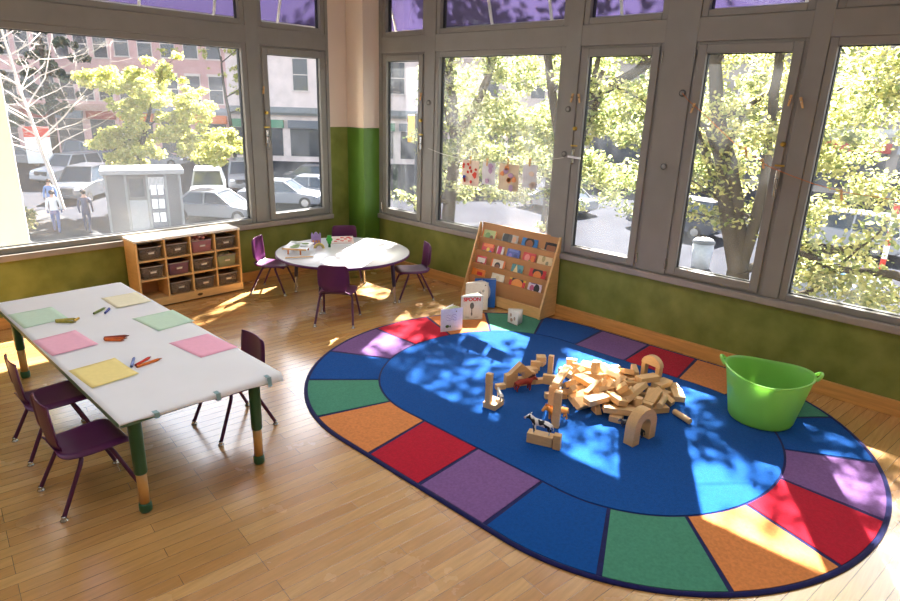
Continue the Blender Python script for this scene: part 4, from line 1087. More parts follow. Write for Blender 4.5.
# blocks trailing off towards the bookstand
block('unit', (4.03, 2.82, on(.02)), (0, 0, -.6), 'rectangular block lying flat as the outermost of the trail behind the heap')
block('half', (4.115, 2.805, on(.04)), (H, 0, -.9), 'square block on edge in the trail behind the heap')
block('half', (4.24, 2.84, on(.02)), (0, 0, .2), 'square block lying flat under the tilted one in the trail behind the heap')
block('half', (4.245, 2.838, on(.062)), (.0, .0, .75), 'square block stacked on the trail end behind the heap')
block('pillar', (4.16, 2.68, on(.0805)), (0, H, .4), 'upright pillar block at the bookstand side of the heap')
# post with plank bridge beside the tan animal
for k in range(3):
    b = MB(); b.box((0, 0, 0), (.052, .052, .092))
    hero('post_block', b, M['block_b'], (3.418, 2.118, on(.046+.0925*k)), .42, 'block forming the %s third of the tall post beside the tan toy animal' % ('lowest', 'middle', 'upper')[k])
b = MB(); b.box((0, 0, 0), (.036, .086, .200)); hero('upright_plank', b, M['block'], (3.600, 2.262, on(.100)), .42, 'tall upright plank right behind the three-part post')
L3 = Vector((4.10, 2.48, .150))-Vector((3.565, 2.245, .245)); 
b = MB(); b.box((0, 0, 0), (L3.length, .055, .036))
hero('bridge_plank', b, M['block'], (Vector((4.10, 2.48, .150))+Vector((3.565, 2.245, .245)))/2, 0, 'long sunlit plank sloping from the upright plank down onto the heap', rot=(0, -math.asin(L3.z/L3.length), math.atan2(L3.y, L3.x)))
# cow stand
p0, p1 = Vector((3.093, 2.135)), Vector((3.157, 1.968)); dd = (p1-p0).normalized(); nn = Vector((-dd.y, dd.x))
cmid = (p0+p1)/2+nn*.036
b = MB(); b.box((0, 0, 0), (.176, .072, .072)); hero('brick_block', b, M['block'], (cmid.x, cmid.y, on(.036)), math.atan2(dd.y, dd.x), 'thick brick-like block carrying the toy cow')
cm2 = p1+dd*.030+nn*.012
b = MB(); b.box((0, 0, 0), (.05, .05, .105)); hero('post_block', b, M['block_b'], (cm2.x, cm2.y, on(.0525)), math.atan2(dd.y, dd.x), 'small upright block at the end of the cow brick')
# big arch
b = MB(); ro, ri, lg = .126, .056, .115; n = 20
outer = [(ro, 0)]+[(ro*math.cos(PI*k/n), lg+ro*math.sin(PI*k/n)) for k in range(n+1)]+[(-ro, 0)]
inner = [(ri, 0)]+[(ri*math.cos(PI*k/n), lg+ri*math.sin(PI*k/n)) for k in range(n+1)]+[(-ri, 0)]
for t in (-.038, .038):
    a = [b.v((u, t, w)) for u, w in outer]; c = [b.v((u, t, w)) for u, w in inner]
    for i in range(len(a)-1): b.f([a[i], a[i+1], c[i+1], c[i]])
for rg in (outer, inner):
    a = [b.v((u, -.038, w)) for u, w in rg]; c = [b.v((u, .038, w)) for u, w in rg]
    for i in range(len(a)-1): b.f([a[i], a[i+1], c[i+1], c[i]], 0, 0 < i < len(a)-2)
for i in (0, -1):
    b.f([b.v((outer[i][0], -.038, 0)), b.v((outer[i][0], .038, 0)), b.v((inner[i][0], .038, 0)), b.v((inner[i][0], -.038, 0))])
hero('arch_block', b, M['block_b'], (3.695, 1.615, on(0)), math.atan2(-.04, .275), 'big rounded arch block standing upright over a black toy animal')
# gate of two pillars and a half-round
g0, g1 = Vector((4.628, 2.062)), Vector((4.600, 1.925)); gd = (g1-g0).normalized(); ga = math.atan2(gd.y, gd.x)
for p, t in ((g0, 'far'), (g1, 'near')):
    b = MB(); b.box((0, 0, 0), (.040, .046, .164)); hero('gate_pillar', b, M['block_b'], (p.x, p.y, on(.082)), ga, 'upright pillar of the half-round gate, %s' % ('on the bookstand side' if t == 'far' else 'on the tub side'))
gm_ = (g0+g1)/2
b = MB(); b.prism([(.092*math.cos(PI*k/20), .080*math.sin(PI*k/20)) for k in range(21)], -.024, .024, 'y'); hero('half_round_block', b, M['block'], (gm_.x, gm_.y, on(.1645)), ga, 'half-round block bridging the two gate pillars')

# ------------------------------------------------------------------ toy animals
def cow_mat(name, a, c, scale, lo=.5, hi=.54):
    m = mat(name, a, .45, .4, rgb2=c, scale=scale, detail=1.0); 
    for n in m.node_tree.nodes:
        if n.type == 'VALTORGB': n.color_ramp.elements[0].position = lo; n.color_ramp.elements[1].position = hi
    return m
def quadruped(name, loc, rz, m, label, s=1.0, mane=None, headdown=0.0, muzzle=None):
    o = empty(name, loc, rz, label, 'toy animal'); o.scale = (s, s, s)
    hx, hz = .078, .098-headdown
    V = [(-.048, 0, .068, .020), (-.015, 0, .066, .0215), (.020, 0, .068, .021), (.045, 0, .074, .017), (.060, 0, .088-headdown*.4, .012), (hx, 0, hz, .0125), (hx+.018, 0, hz-.012, .009), (hx+.026, 0, hz-.016, .0065)]
    E_ = [(i, i+1) for i in range(7)]
    for sy in (-1, 1):
        k = len(V); V += [(.040, sy*.014, .058, .0105), (.042, sy*.016, .030, .0062), (.040, sy*.016, .004, .0060)]; E_ += [(3, k), (k, k+1), (k+1, k+2)]
        k = len(V); V += [(-.050, sy*.014, .056, .0125), (-.044, sy*.016, .040, .008), (-.056, sy*.016, .024, .0055), (-.052, sy*.016, .004, .0058)]; E_ += [(0, k), (k, k+1), (k+1, k+2), (k+2, k+3)]
        k = len(V); V += [(hx-.006, sy*.014, hz+.014, .0035), (hx-.010, sy*.022, hz+.017, .0025)]; E_ += [(5, k), (k, k+1)]
    k = len(V); V += [(-.066, 0, .066, .0045), (-.072, 0, .044, .003), (-.072, 0, .030, .0042)]; E_ += [(0, k), (k, k+1), (k+1, k+2)]
    body = skin_fig('body', V, E_, m, o, sub=2)
    b = MB()
    for sy in (-1, 1): b.ell((hx+.006, sy*.0105, hz+.003), (.0018, .0018, .0018), 8, 5)
    b.build('eye', M['black'], o)
    if muzzle:
        b = MB(); b.ell((hx+.025, 0, hz-.016), (.008, .0085, .0075), 10, 6); b.build('muzzle', muzzle, o)
    if mane:
        b = MB()
        for i in range(7):
            u = i/6; b.ell((.040+.034*u, 0, .092-headdown*.3+.020*u-headdown*.5*u), (.009, .008, .010), 8, 5)
        b.build('mane', mane, o)
    return o
cw = cow_mat('cow_patches', (30, 28, 30), (236, 232, 228), 19, .39, .42)
quadruped('toy_cow', (cmid.x, cmid.y, on(.0725)), math.atan2(-dd.y, -dd.x), cw, 'black and white toy cow standing on the brick-like block', 1.12, muzzle=mat('pink_muzzle', (222, 170, 160), .5, .3))
quadruped('toy_horse', (3.715, 2.628, on(0)), math.atan2(.122, -.24)+PI, mat('chestnut_toy', (150, 48, 30), .45, .4, .25, 30), 'chestnut red toy animal in front of the gabled house block', 1.18, mane=mat('dark_red_mane', (70, 22, 18), .5, .3), headdown=.012)
quadruped('toy_lion', (3.505, 2.165, on(0)), math.atan2(.075, -.14), mat('golden_tan_toy', (226, 156, 70), .45, .4, .1, 30), 'golden tan toy animal passing behind the three-part post', 1.25, mane=mat('amber_mane', (190, 112, 44), .5, .3), headdown=.008)
quadruped('toy_dog', (3.715, 1.655, on(0)), 1.9, mat('black_toy', (26, 26, 32), .4, .4, .1), 'black toy animal standing under the big arch block', .85)
quadruped('toy_goat', (3.79, 1.772, on(0)), 2.6, mat('black_white_toy', (30, 30, 36), .4, .4, rgb2=(120, 120, 130), scale=30), 'small dark toy animal between the big arch block and the heap', .62)
quadruped('toy_sheep', (3.385, 2.600, on(.0445)), 1.0, mat('grey_white_toy', (206, 202, 196), .5, .3, rgb2=(90, 86, 84), scale=22), 'grey and white toy animal on the foot of the little post tower', .68)

# ------------------------------------------------------------------ outside: street level lies below the classroom floor
GZ = -3.8
M['asphalt'] = mat('grey_asphalt', (50, 51, 56), .9, .0, .10, .6, detail=8)
M['concrete'] = mat('pale_pavement', (64, 64, 65), .9, .0, .08, .8, detail=8)
b = MB(); b.bb(-60, 160, -90, 180, GZ-.5, GZ)
struct(b.build('street', M['asphalt']), 'grey asphalt street outside the windows', 'street')
b = MB(); b.bb(-20, 8.8, 9.0, 36, GZ, GZ+.14); b.bb(8.8, 19, -30, 12, GZ, GZ+.14)
struct(b.build('sidewalk', M['concrete']), 'pale pavement along the foot of the school', 'sidewalk')
b = MB(); b.bb(-3.6, XW+.19, -3.6, YW+.19, GZ, -.12)
struct(b.build('wall_base', mat('stone_plinth', (190, 182, 170), .8, .2, .06, 2)), 'stone storey below the classroom', 'wall')
pier = MB(); pier.bb(.95, 1.735, 8.0, 8.75, GZ+.14, 4.6); pier.bb(.90, 1.80, 7.96, 8.8, 4.6, 4.9)
o = pier.build('stone_pier', mat('pale_stone', (206, 200, 188), .8, .1, .04, 3), bevel=.015)
tag(o, 'pale stone pier standing just outside the street window', 'pier')
# awnings
M['purple_fabric'] = leaf_mat('purple_awning_fabric', (66, 57, 92), (66, 57, 92), .25)
def awning(P, a0, a1, label, da, n):
    o = empty('awning', P.P((a0+a1)/2, .2, 3.7), 0, label, 'awning'); off = Vector(P.P((a0+a1)/2, .2, 3.7))
    def fin(b, nm, m, bev=0):
        for v in b.bm.verts: v.co -= off
        return b.build(nm, m, o, bev)
    d0, z0, d1, z1 = .204, 3.66, .44, 3.05
    b = MB(); n_ = 30; rows = []
    for i in range(n_+1):
        a = a0+(a1-a0)*i/n_; sag = .02*math.sin(i*2.1)
        rows.append([b.v(P.P(a, d0, z0)), b.v(P.P(a, (d0+d1)/2, (z0+z1)/2-.03+sag)), b.v(P.P(a, d1, z1)), b.v(P.P(a, d1+.01, z1-.05))])
    for p, q in zip(rows, rows[1:]):
        for j in range(3): b.f([p[j], q[j], q[j+1], p[j+1]], 0, j < 2)
    s = fin(b, 'fabric', M['purple_fabric'])
    b = MB(); b.tube([P.P(a0, d1-.01, z1-.02), P.P(a1, d1-.01, z1-.02)], .014, 8); fin(b, 'front_bar', M['white'])
    for k in range(n):
        a = a0+.25+(a1-a0-.5)*k/(n-1)
        b = MB(); b.tube([P.P(a, d0+.02, z0-.06), P.P(a+da, d1-.02, z1-.03)], .017, 8); fin(b, 'rod', M['white'])
awning(PB, -1.0, 6.9, 'purple awning with white ribs over the windows behind the bookstand', .0, 10)
awning(PA, .2, 5.6, 'purple awning with white ribs over the street windows', .0, 7)

# buildings
def building(name, p0, p1, depth, ztop, rgb, label, win, cornice=None, base=None):
    p0, p1 = Vector(p0), Vector(p1); d = p1-p0; Lg = d.length
    o = empty(name, (p0.x, p0.y, GZ), math.atan2(d.y, d.x), label, 'building')
    h = ztop-GZ
    b = MB(); b.bb(0, Lg, 0, depth, 0, h); b.build('wall', mat('brick_%d_%d_%d' % rgb, rgb, .85, .15, .12, 1.2, detail=8), o)
    wm = mat('dim_window_glass', (72, 74, 82), .15, .6, .2, 2); fm = mat('stone_trim', (206, 192, 184), .7, .2)
    for z, wh, ww, n, arched in win:
        for i in range(n):
            x = Lg*(i+.5)/n
            b = MB(); b.bb(x-ww/2-.12, x+ww/2+.12, -.10, .05, z-.12, z); b.bb(x-ww/2-.14, x+ww/2+.14, -.12, .05, z+wh, z+wh+.22)
            b.bb(x-ww/2-.07, x-ww/2, -.04, .05, z, z+wh); b.bb(x+ww/2, x+ww/2+.07, -.04, .05, z, z+wh); b.bb(x-ww/2, x+ww/2, -.03, .05, z+wh*.5-.04, z+wh*.5+.04)
            f_ = b.build('window', fm, o)
            b = MB(); b.bb(x-ww/2, x+ww/2, -.01, .04, z, z+wh); b.build('pane', wm, f_)
    if cornice:
        for z, t, out, crgb in cornice:
            b = MB(); b.bb(-.1, Lg+.1, -out, .1, z, z+t); b.bb(-.05, Lg+.05, -out*.6, .1, z-.2, z); b.build('cornice', mat('cornice_%d_%d_%d' % crgb, crgb, .8, .2), o)
    if base:
        n, zt, col = base
        for i in range(n):
            x0 = Lg*i/n+.35; x1 = Lg*(i+1)/n-.35
            b = MB(); b.bb(x0, x1, -.05, .02, .5, zt); f_ = b.build('shopfront', mat('shop_dark', (62, 64, 70), .3, .5, .3, 1), o)
            b = MB(); b.bb(x0-.15, x1+.15, -.35, .02, zt+.05, zt+.75); b.build('sign_band', mat('shop_band_%d_%d_%d' % col[i % len(col)], col[i % len(col)], .6, .3), o)
    return o
building('brick_building', (13.5, 70.0), (22.0, 62.4), 9, 18, (212, 174, 170), 'pink brick row building behind the yellow tree', [(5.0, 2.1, 1.1, 7, 1), (8.6, 2.1, 1.1, 7, 1), (12.2, 2.1, 1.1, 7, 1), (16.0, 2.1, 1.1, 7, 1)], [(4.3, .35, .5, (196, 160, 150)), (11.5, .3, .4, (200, 168, 158))], (4, 3.3, [(120, 130, 140), (150, 70, 60)]))
building('brick_building', (22.0, 62.4), (29.3, 55.8), 9, 18, (196, 156, 152), 'darker brick building beside the left end of the narrow street casement view', [(5.0, 2.3, 1.15, 5, 0), (8.8, 2.3, 1.15, 5, 0), (12.6, 2.3, 1.15, 5, 0)], [(4.2, .4, .5, (150, 150, 156))], (3, 3.2, [(206, 110, 60), (90, 100, 110)]))
building('pale_building', (29.3, 55.8), (52.0, 35.0), 9, 18, (216, 198, 192), 'pale pink building with a dark shopfront seen in the street casement', [(6.4, 2.7, 1.3, 7, 0), (10.8, 2.6, 1.3, 7, 0)], [(4.4, .5, .7, (140, 140, 140)), (9.6, .3, .4, (224, 204, 198))], (6, 3.0, [(96, 140, 112), (110, 112, 118)]))
building('pale_building', (54.0, 33.0), (60.0, -22.0), 9, 13, (146, 136, 128), 'pale building across the street behind the leafy trees', [(6.0, 2.4, 1.4, 14, 0), (10.4, 2.4, 1.4, 14, 0)], [(4.6, .4, .5, (190, 186, 180))], (9, 3.2, [(150, 150, 154), (176, 80, 70)]))

# vehicles
M['tyre'] = mat('tyre_rubber', (30, 30, 32), .8, .2)
M['car_glass'] = mat('car_glass', (50, 60, 72), .1, .5, .1, 2)
M['lamp'] = mat('headlamp', (232, 232, 236), .15, .6)
M['grille'] = mat('dark_grille', (52, 54, 58), .4, .4)
def car(name, x, y, rz, rgb, label, suv=False, L=4.6):
    o = empty(name, (x, y, GZ), rz, label, 'car')
    pm = mat('car_paint_%d_%d_%d' % rgb, rgb, .25, .5, .02, 2, coat=.5)
    hw = .92; bh = 1.05 if suv else .90; rh = 1.82 if suv else 1.46; f, r = L/2, -L/2
    prof = [(r, .45), (r-.02, .80), (r+.06, bh-.02), (-.2, bh+.02), (f-1.35, bh+.01), (f-.25, bh-.12), (f, bh-.30), (f+.02, .45), (f-.1, .28), (r+.1, .28)]
    b = MB(); rings = []
    for yy, ins in ((-hw, .06), (-hw+.10, .0), (0, -.03), (hw-.10, .0), (hw, .06)):
        rings.append([(px*(1-ins*.35), yy, pz-(ins*.9 if pz > .7 else -ins*.4)) for px, pz in prof])
    b.loft(rings, 0, True, True); b.build('body', pm, o)
    cb0, cb1 = (r+.10, f-1.30) if suv else (r+.55, f-1.25); t0, t1 = (r+.32, f-2.0) if suv else (r+1.25, f-2.05)
    b = MB(); lo = [(cb0, -hw+.08), (cb1, -hw+.08), (cb1, hw-.08), (cb0, hw-.08)]; hi = [(t0, -hw+.24), (t1, -hw+.24), (t1, hw-.24), (t0, hw-.24)]
    b.loft([[(px, py, bh-.04) for px, py in lo], [(px, py, rh-.05) for px, py in hi]], 0, False, True); b.build('cabin_glass', M['car_glass'], o)
    b = MB(); b.prism([(px, py) for px, py in rrect(t1-t0+.12, (hw-.2)*2, .15, 4, (t0+t1)/2, 0)], rh-.06, rh, 'z'); b.build('roof', pm, o, .02)
    b = MB()
    for (lx, ly), (ux, uy) in zip(lo, hi): b.tube([(lx, ly, bh-.03), (ux, uy, rh-.04)], .05, 6)
    mx_ = (t0+t1)/2+.1
    for s in (-1, 1): b.tube([(mx_, s*(hw-.07), bh-.03), (mx_, s*(hw-.23), rh-.04)], .045, 6)
    b.build('pillar', pm, o)
    for wx in (r+.85, f-.85):
        for s in (-1, 1):
            b = MB(); b.tube([(wx, s*(hw-.20), .33), (wx, s*(hw+.01), .33)], .33, 20); w = b.build('wheel', M['tyre'], o)
            b = MB(); b.tube([(wx, s*(hw-.02), .33), (wx, s*(hw+.02), .33)], .2, 14); b.build('hubcap', M['chrome'], w)
    b = MB(); b.box((f+.0, 0, .62 if not suv else .72), (.06, .95, .20 if not suv else .26)); b.build('grille', M['grille'], o, .01)
    for s in (-1, 1):
        b = MB(); b.ell((f-.06, s*.66, .70 if not suv else .80), (.10, .17, .09), 10, 6); b.build('headlight', M['lamp'], o)
    b = MB(); b.box((f+.02, 0, .42), (.12, 1.7, .16)); b.build('bumper', pm, o, .03)
    return o
W_ = (160, 162, 167)
car('suv', 16.6, 34.6, -2.05, W_, 'white suv facing the street window with dark grille, just behind the kiosk', True, 4.8)
car('suv', 20.8, 38.4, -2.05, (134, 136, 140), 'white suv parked behind and right of the white suv with dark grille', True, 4.7)
car('car', 14.4, 29.2, -.95, (122, 126, 132), 'silver saloon car nearest the street window beside the kiosk', False, 4.6)
car('car', 19.2, 31.0, -.85, (116, 120, 128), 'silver car low in the street casement view', False, 4.6)
car('car', 21.9, 31.6, -.85, (98, 102, 110), 'grey car behind the silver one in the street casement view', False, 4.5)
car('car', 25.4, 36.4, -.85, (66, 70, 78), 'dark grey car farther back in the street casement view', False, 4.5)
car('car', 13.2, 47.5, -2.6, W_, 'white car on the street left of the yellow tree', True, 4.6)
car('car', 11.6, 39.5, -2.3, (72, 75, 82), 'dark grey car behind the pedestrians', True, 4.5)
for k, (x, y, c, t) in enumerate(((8.5, 56.5, (116, 122, 130), 'pale blue-grey car at the left end of the far parked row'), (13.4, 58.8, (134, 136, 140), 'white car second in the far parked row'), (18.4, 58.5, (88, 98, 114), 'blue-grey car third in the far parked row'), (21.5, 53.5, (120, 124, 128), 'silver car at the right end of the far parked row'))):
    car('car', x, y, -.75, c, t, k % 2 == 0, 4.5)
car('van', 33.0, 6.4, 1.5, W_, 'white van seen through leaves in the last wide window', True, 5.4)
car('car', 30.5, 13.0, 1.5, (64, 68, 78), 'dark car half hidden by leaves across the street', True, 4.6)
car('car', 31.0, 20.5, 1.5, (126, 128, 132), 'pale car half hidden by leaves behind the artworks', False, 4.6)

# newspaper kiosk
def kiosk():
    o = empty('kiosk', (10.45, 27.0, GZ+.0), -.35, 'grey metal street kiosk with white roof below the yellow tree', 'kiosk')
    b = MB(); b.bb(-2.1, 2.1, -1.1, 1.1, .15, 2.75); b.build('wall_panel', mat('kiosk_grey', (92, 94, 99), .4, .3), o, .02)
    b = MB(); b.bb(-2.35, 2.35, -1.5, 1.35, 2.78, 2.98); b.build('roof', mat('kiosk_roof_white', (140, 141, 144), .4, .3), o, .04)
    for x in (-2.08, -1.0, .2, 1.25, 2.08):
        b = MB(); b.bb(x-.07, x+.07, -1.18, -1.08, .0, 2.78); b.build('post', mat('kiosk_post', (120, 124, 130), .4, .5), o, .01)
    b = MB(); b.bb(.28, 1.17, -1.14, -1.10, .35, 2.65); r_ = b.build('display_panel', mat('kiosk_dark_panel', (92, 100, 112), .2, .5), o)
    for i in range(3):
        for j in range(2):
            b = MB(); b.bb(.36+j*.40, .68+j*.40, -1.17, -1.14, .75+i*.58, 1.15+i*.58); b.build('newspaper', M['white'], r_)
    b = MB()
    for i in range(12): b.bb(.28+i*.075, .32+i*.075, -1.16, -1.12, 2.15, 2.65)
    b.build('slat_panel', mat('kiosk_slat', (206, 208, 212), .4, .4), o)
    b = MB(); b.bb(-.9, .1, -1.14, -1.10, .4, 1.7); b.build('service_door', mat('kiosk_door', (140, 146, 152), .4, .4), o)
    b = MB(); b.bb(-.8, .0, -1.14, -1.10, 1.85, 2.6); b.build('window_pane', M['car_glass'], o)
    o.scale = (.66, .7, .98); o.location.x = 10.35; o.location.y = 27.5
kiosk()
o = empty('poster_sign', (12.4, 50.5, GZ), -.24, 'street poster board with a red header, left of the yellow tree', 'sign')
b = MB(); b.bb(-.05, .05, -.05, .05, 0, 1.0); b.build('post', M['grille'], o)
b = MB(); b.bb(-.75, .75, -.06, .06, .95, 3.4); b.build('board', M['white'], o, .01)
b = MB(); b.bb(-.75, .75, -.075, -.06, 2.7, 3.4); b.build('red_header', pr, o)
# a yellow traffic signal by the narrow corner window
o = empty('traffic_signal', (19.6, 20.6, GZ), -2.3, 'yellow traffic signal seen through the narrow corner casement', 'traffic signal')
b = MB(); b.cyl((0, 0, 0), (0, 0, 5.4), .09, .07, 12); b.build('pole', M['grille'], o)
ym = mat('signal_yellow', (232, 176, 60), .5, .4)
b = MB(); b.box((0, -.24, 4.75), (.42, .30, 1.15)); hs = b.build('signal_head', ym, o, .03)
for k in range(3):
    b = MB(); b.ell((0, -.40, 5.12-.36*k), (.12, .03, .12), 14, 6); b.build('lens', mat('lens_%d' % k, ((110, 40, 36), (120, 96, 40), (50, 90, 70))[k], .2, .5), hs)
# litter bins by the far kerb
def bin_(x, y, rgb, label):
    o = empty('litter_bin', (x, y, GZ), 0, label, 'litter bin')
    b = MB(); b.lathe([(.001, .02), (.34, .02), (.40, 1.0), (.36, 1.0), (.001, .95)], seg=24); b.build('bin_body', mat('bin_grey', (160, 164, 172), .4, .4), o)
    b = MB(); b.lathe([(.42, 1.0), (.43, 1.05), (.34, 1.16), (.20, 1.20), (.15, 1.13), (.001, 1.13)], seg=24); b.build('bin_lid', mat('lid_%d_%d_%d' % rgb, rgb, .4, .4), o)
bin_(22.9, 5.15, (232, 234, 236), 'grey street bin with white lid, first of three in the last wide window')
bin_(22.7, 4.25, (120, 170, 214), 'street bin with pale blue lid, middle of three in the last wide window')
bin_(22.8, 3.3, (226, 228, 232), 'street bin with white lid, third in the last wide window')
bin_(24.2, 9.1, (90, 92, 96), 'dark wire street bin low in the forked trunk window')
o = empty('stop_post', (27.0, 3.6, GZ), 0, 'red and white striped post seen beyond the last wide window', 'post')
for k in range(6):
    b = MB(); b.cyl((0, 0, k*.5), (0, 0, k*.5+.498), .09, seg=12); b.build('stripe_band', pr if k % 2 else M['white'], o)

# people on the pavement (seen from above, through glass)
def person(x, y, rz, shirt, legs, label, stride=.22, hair=(50, 40, 36)):
    o = empty('person', (x, y, GZ+.142), rz, label, 'person')
    m = bpy.data.materials.new('person_clothes'); m.use_nodes = True; nt = m.node_tree; bs = nt.nodes['Principled BSDF']; bs.inputs['Roughness'].default_value = .8
    tc = nd(nt, 'ShaderNodeTexCoord'); sp = nd(nt, 'ShaderNodeSeparateXYZ'); nt.links.new(tc.outputs['Object'], sp.inputs[0])
    dv = nd(nt, 'ShaderNodeMath', operation='DIVIDE'); dv.inputs[1].default_value = 1.8; nt.links.new(sp.outputs['Z'], dv.inputs[0])
    rp = nd(nt, 'ShaderNodeValToRGB'); rp.color_ramp.interpolation = 'CONSTANT'; nt.links.new(dv.outputs[0], rp.inputs['Fac'])
    E2 = rp.color_ramp.elements; E2[0].position = 0; E2[0].color = (*lin((60, 50, 48)), 1); E2[1].position = .05; E2[1].color = (*lin(legs), 1)
    e = E2.new(.54); e.color = (*lin(shirt), 1); e = E2.new(.83); e.color = (*lin((206, 160, 136)), 1)
    nt.links.new(rp.outputs['Color'], bs.inputs['Base Color'])
    s = stride
    V = [(0, 0, .95, .15), (0, 0, 1.15, .135), (0, 0, 1.36, .16), (0, 0, 1.47, .09), (.01, 0, 1.55, .055), (.03, 0, 1.63, .085), (.03, 0, 1.71, .09)]
    E_ = [(0, 1), (1, 2), (2, 3), (3, 4), (4, 5), (5, 6)]
    for sy in (-1, 1):
        k = len(V); V += [(0, sy*.095, .86, .095), (s*.35*sy+.04, sy*.10, .48, .065), (s*.9*sy-.03, sy*.10, .09, .045), (s*.9*sy+.13, sy*.11, .035, .035)]; E_ += [(0, k), (k, k+1), (k+1, k+2), (k+2, k+3)]
        k = len(V); V += [(0, sy*.19, 1.42, .060), (-.04*sy, sy*.25, 1.14, .045), (.10-.06*sy, sy*.24, .92, .035), (.13-.06*sy, sy*.235, .84, .038)]; E_ += [(3, k), (k, k+1), (k+1, k+2), (k+2, k+3)]
    skin_fig('body', V, E_, m, o, sub=1)
    b = MB(); b.ell((.012, 0, 1.715), (.115, .108, .105), 14, 8); b.build('hair', mat('hair_%d_%d_%d' % hair, hair, .7, .2), o)
    return o
person(7.45, 29.6, 1.2, (226, 230, 236), (84, 104, 150), 'person in white shirt and blue jeans walking away on the pavement')
person(8.45, 29.0, 1.1, (70, 78, 104), (66, 76, 104), 'person in dark clothes walking away on the pavement beside the white shirt')
person(7.1, 34.0, -1.8, (150, 140, 140), (120, 100, 110), 'person in grey-brown coat farther back on the pavement')
person(8.35, 33.4, -1.9, (112, 142, 190), (110, 90, 90), 'person in light blue top behind the walking pair')

# ------------------------------------------------------------------ trees
def leaves_mesh(name, clusters, m, parent, n, size, seed, flat=.6):
    rnd = random.Random(seed); V = []; F = []
    tot = sum(c[4] for c in clusters)
    for cx, cy, cz, rad, wgt in clusters:
        for i in range(int(n*wgt/tot)):
            while True:
                p = Vector((rnd.gauss(0, .45), rnd.gauss(0, .45), rnd.gauss(0, .45)))
                if p.length < 1.15: break
            c = Vector((cx, cy, cz))+Vector((p.x*rad[0], p.y*rad[1], p.z*rad[2]))
            s = size*rnd.uniform(.6, 1.3)
            R3 = Euler((rnd.gauss(0, flat), rnd.gauss(0, flat), rnd.uniform(0, 6.28))).to_matrix()
            k = len(V)
            for q in ((-.5, 0, 0), (-.1, .36, .05), (.25, .30, .03), (.6, 0, -.06), (.25, -.30, .03), (-.1, -.36, .05)): V.append(c+R3 @ (Vector(q)*s))
            F.append((k, k+1, k+2, k+3)); F.append((k, k+3, k+4, k+5))
    me = bpy.data.meshes.new(name); me.from_pydata(V, [], F); me.materials.append(m)
    o = bpy.data.objects.new(name, me); COL.objects.link(o); o.parent = parent
    return o
def branches(b, p, d, L, r, depth, rnd, tips, spread=.55, up=.12):
    p = Vector(p); d = Vector(d).normalized(); pts = [p]; rr = [r]; n = 4
    for i in range(n):
        d = (d+Vector((rnd.gauss(0, .10), rnd.gauss(0, .10), rnd.gauss(0, .08)+up*.3))).normalized()
        p = p+d*(L/n); pts.append(p); rr.append(r*(1-.42*(i+1)/n))
        tips.append(p)
    b.tube(pts, rr, 8 if r > .04 else 5)
    if depth > 0:
        for k in range(rnd.choice((2, 3))):
            i = rnd.choice((2, 3, 4)); q = (d+Vector((rnd.gauss(0, spread), rnd.gauss(0, spread), rnd.gauss(0, spread*.7)))).normalized()
            branches(b, pts[i], q, L*rnd.uniform(.6, .85), rr[i]*.72, depth-1, rnd, tips, spread, up)
M['bark'] = mat('grey_brown_bark', (68, 62, 56), .9, .0, .25, 6, bump=.4, bscale=18, stretch=(1, 1, .25))
M['bark_pale'] = mat('pale_bark', (196, 186, 178), .9, .1, .12, 6)
def tree(x, y, label, limbs, blobs, leafm, n, size, seed, bark='bark', depth=2, tipw=.5, name='leafy_tree'):
    o = empty(name, (x, y, GZ+.1), 0, label, 'tree'); off = Vector((x, y, GZ+.1)); rnd = random.Random(seed)
    b = MB(); tips = []
    for path, r0, r1 in limbs:
        pts = [Vector(p)-off for p in path]
        rs = [r0+(r1-r0)*i/(len(pts)-1) for i in range(len(pts))]
        # refine
        P2, R2 = [], []
        for i in range(len(pts)-1):
            for k in range(3):
                u = k/3; P2.append(pts[i].lerp(pts[i+1], u)+Vector((rnd.gauss(0, r0*.10), rnd.gauss(0, r0*.10), 0))); R2.append(rs[i]+(rs[i+1]-rs[i])*u)
        P2.append(pts[-1]); R2.append(rs[-1])
        b.tube(P2, R2, 12)
        for i in range(len(P2)//2, len(P2)):
            if rnd.random() < .55 and depth > 0:
                a = rnd.uniform(0, 6.28)
                branches(b, P2[i], (math.cos(a), math.sin(a), rnd.uniform(0, .7)), rnd.uniform(1.0, 2.0), R2[i]*.45, depth-1, rnd, tips)
        d = (pts[-1]-pts[-2])
        if depth > 0: branches(b, pts[-1], d, 1.8, r1*.95, depth, rnd, tips)
    b.build('trunk', M[bark], o)
    cl = []
    if n:
        for (c, rad, k) in blobs:
            for i in range(k):
                while True:
                    p = Vector((rnd.uniform(-1, 1), rnd.uniform(-1, 1), rnd.uniform(-1, 1)))
                    if p.length < 1: break
                q = Vector(c)-off+Vector((p.x*rad[0], p.y*rad[1], p.z*rad[2])); s = rnd.uniform(.22, .55)
                cl.append((q.x, q.y, q.z, (s, s, s*.6), s*s*s+.02))
        for t in tips:
            if rnd.random() < tipw: cl.append((t.x, t.y, t.z, (.35, .35, .22), .05))
        leaves_mesh('foliage', cl, leafm, o, n, size, seed)
    return o
LA = leaf_mat('autumn_green_leaves', (92, 112, 68), (192, 190, 130), .55)
LB = leaf_mat('yellow_green_leaves', (114, 130, 78), (204, 196, 136), .55)
LY = leaf_mat('golden_leaves', (152, 166, 84), (220, 210, 130), .5)
LD = leaf_mat('dark_evergreen_leaves', (54, 72, 62), (92, 110, 92), .3)
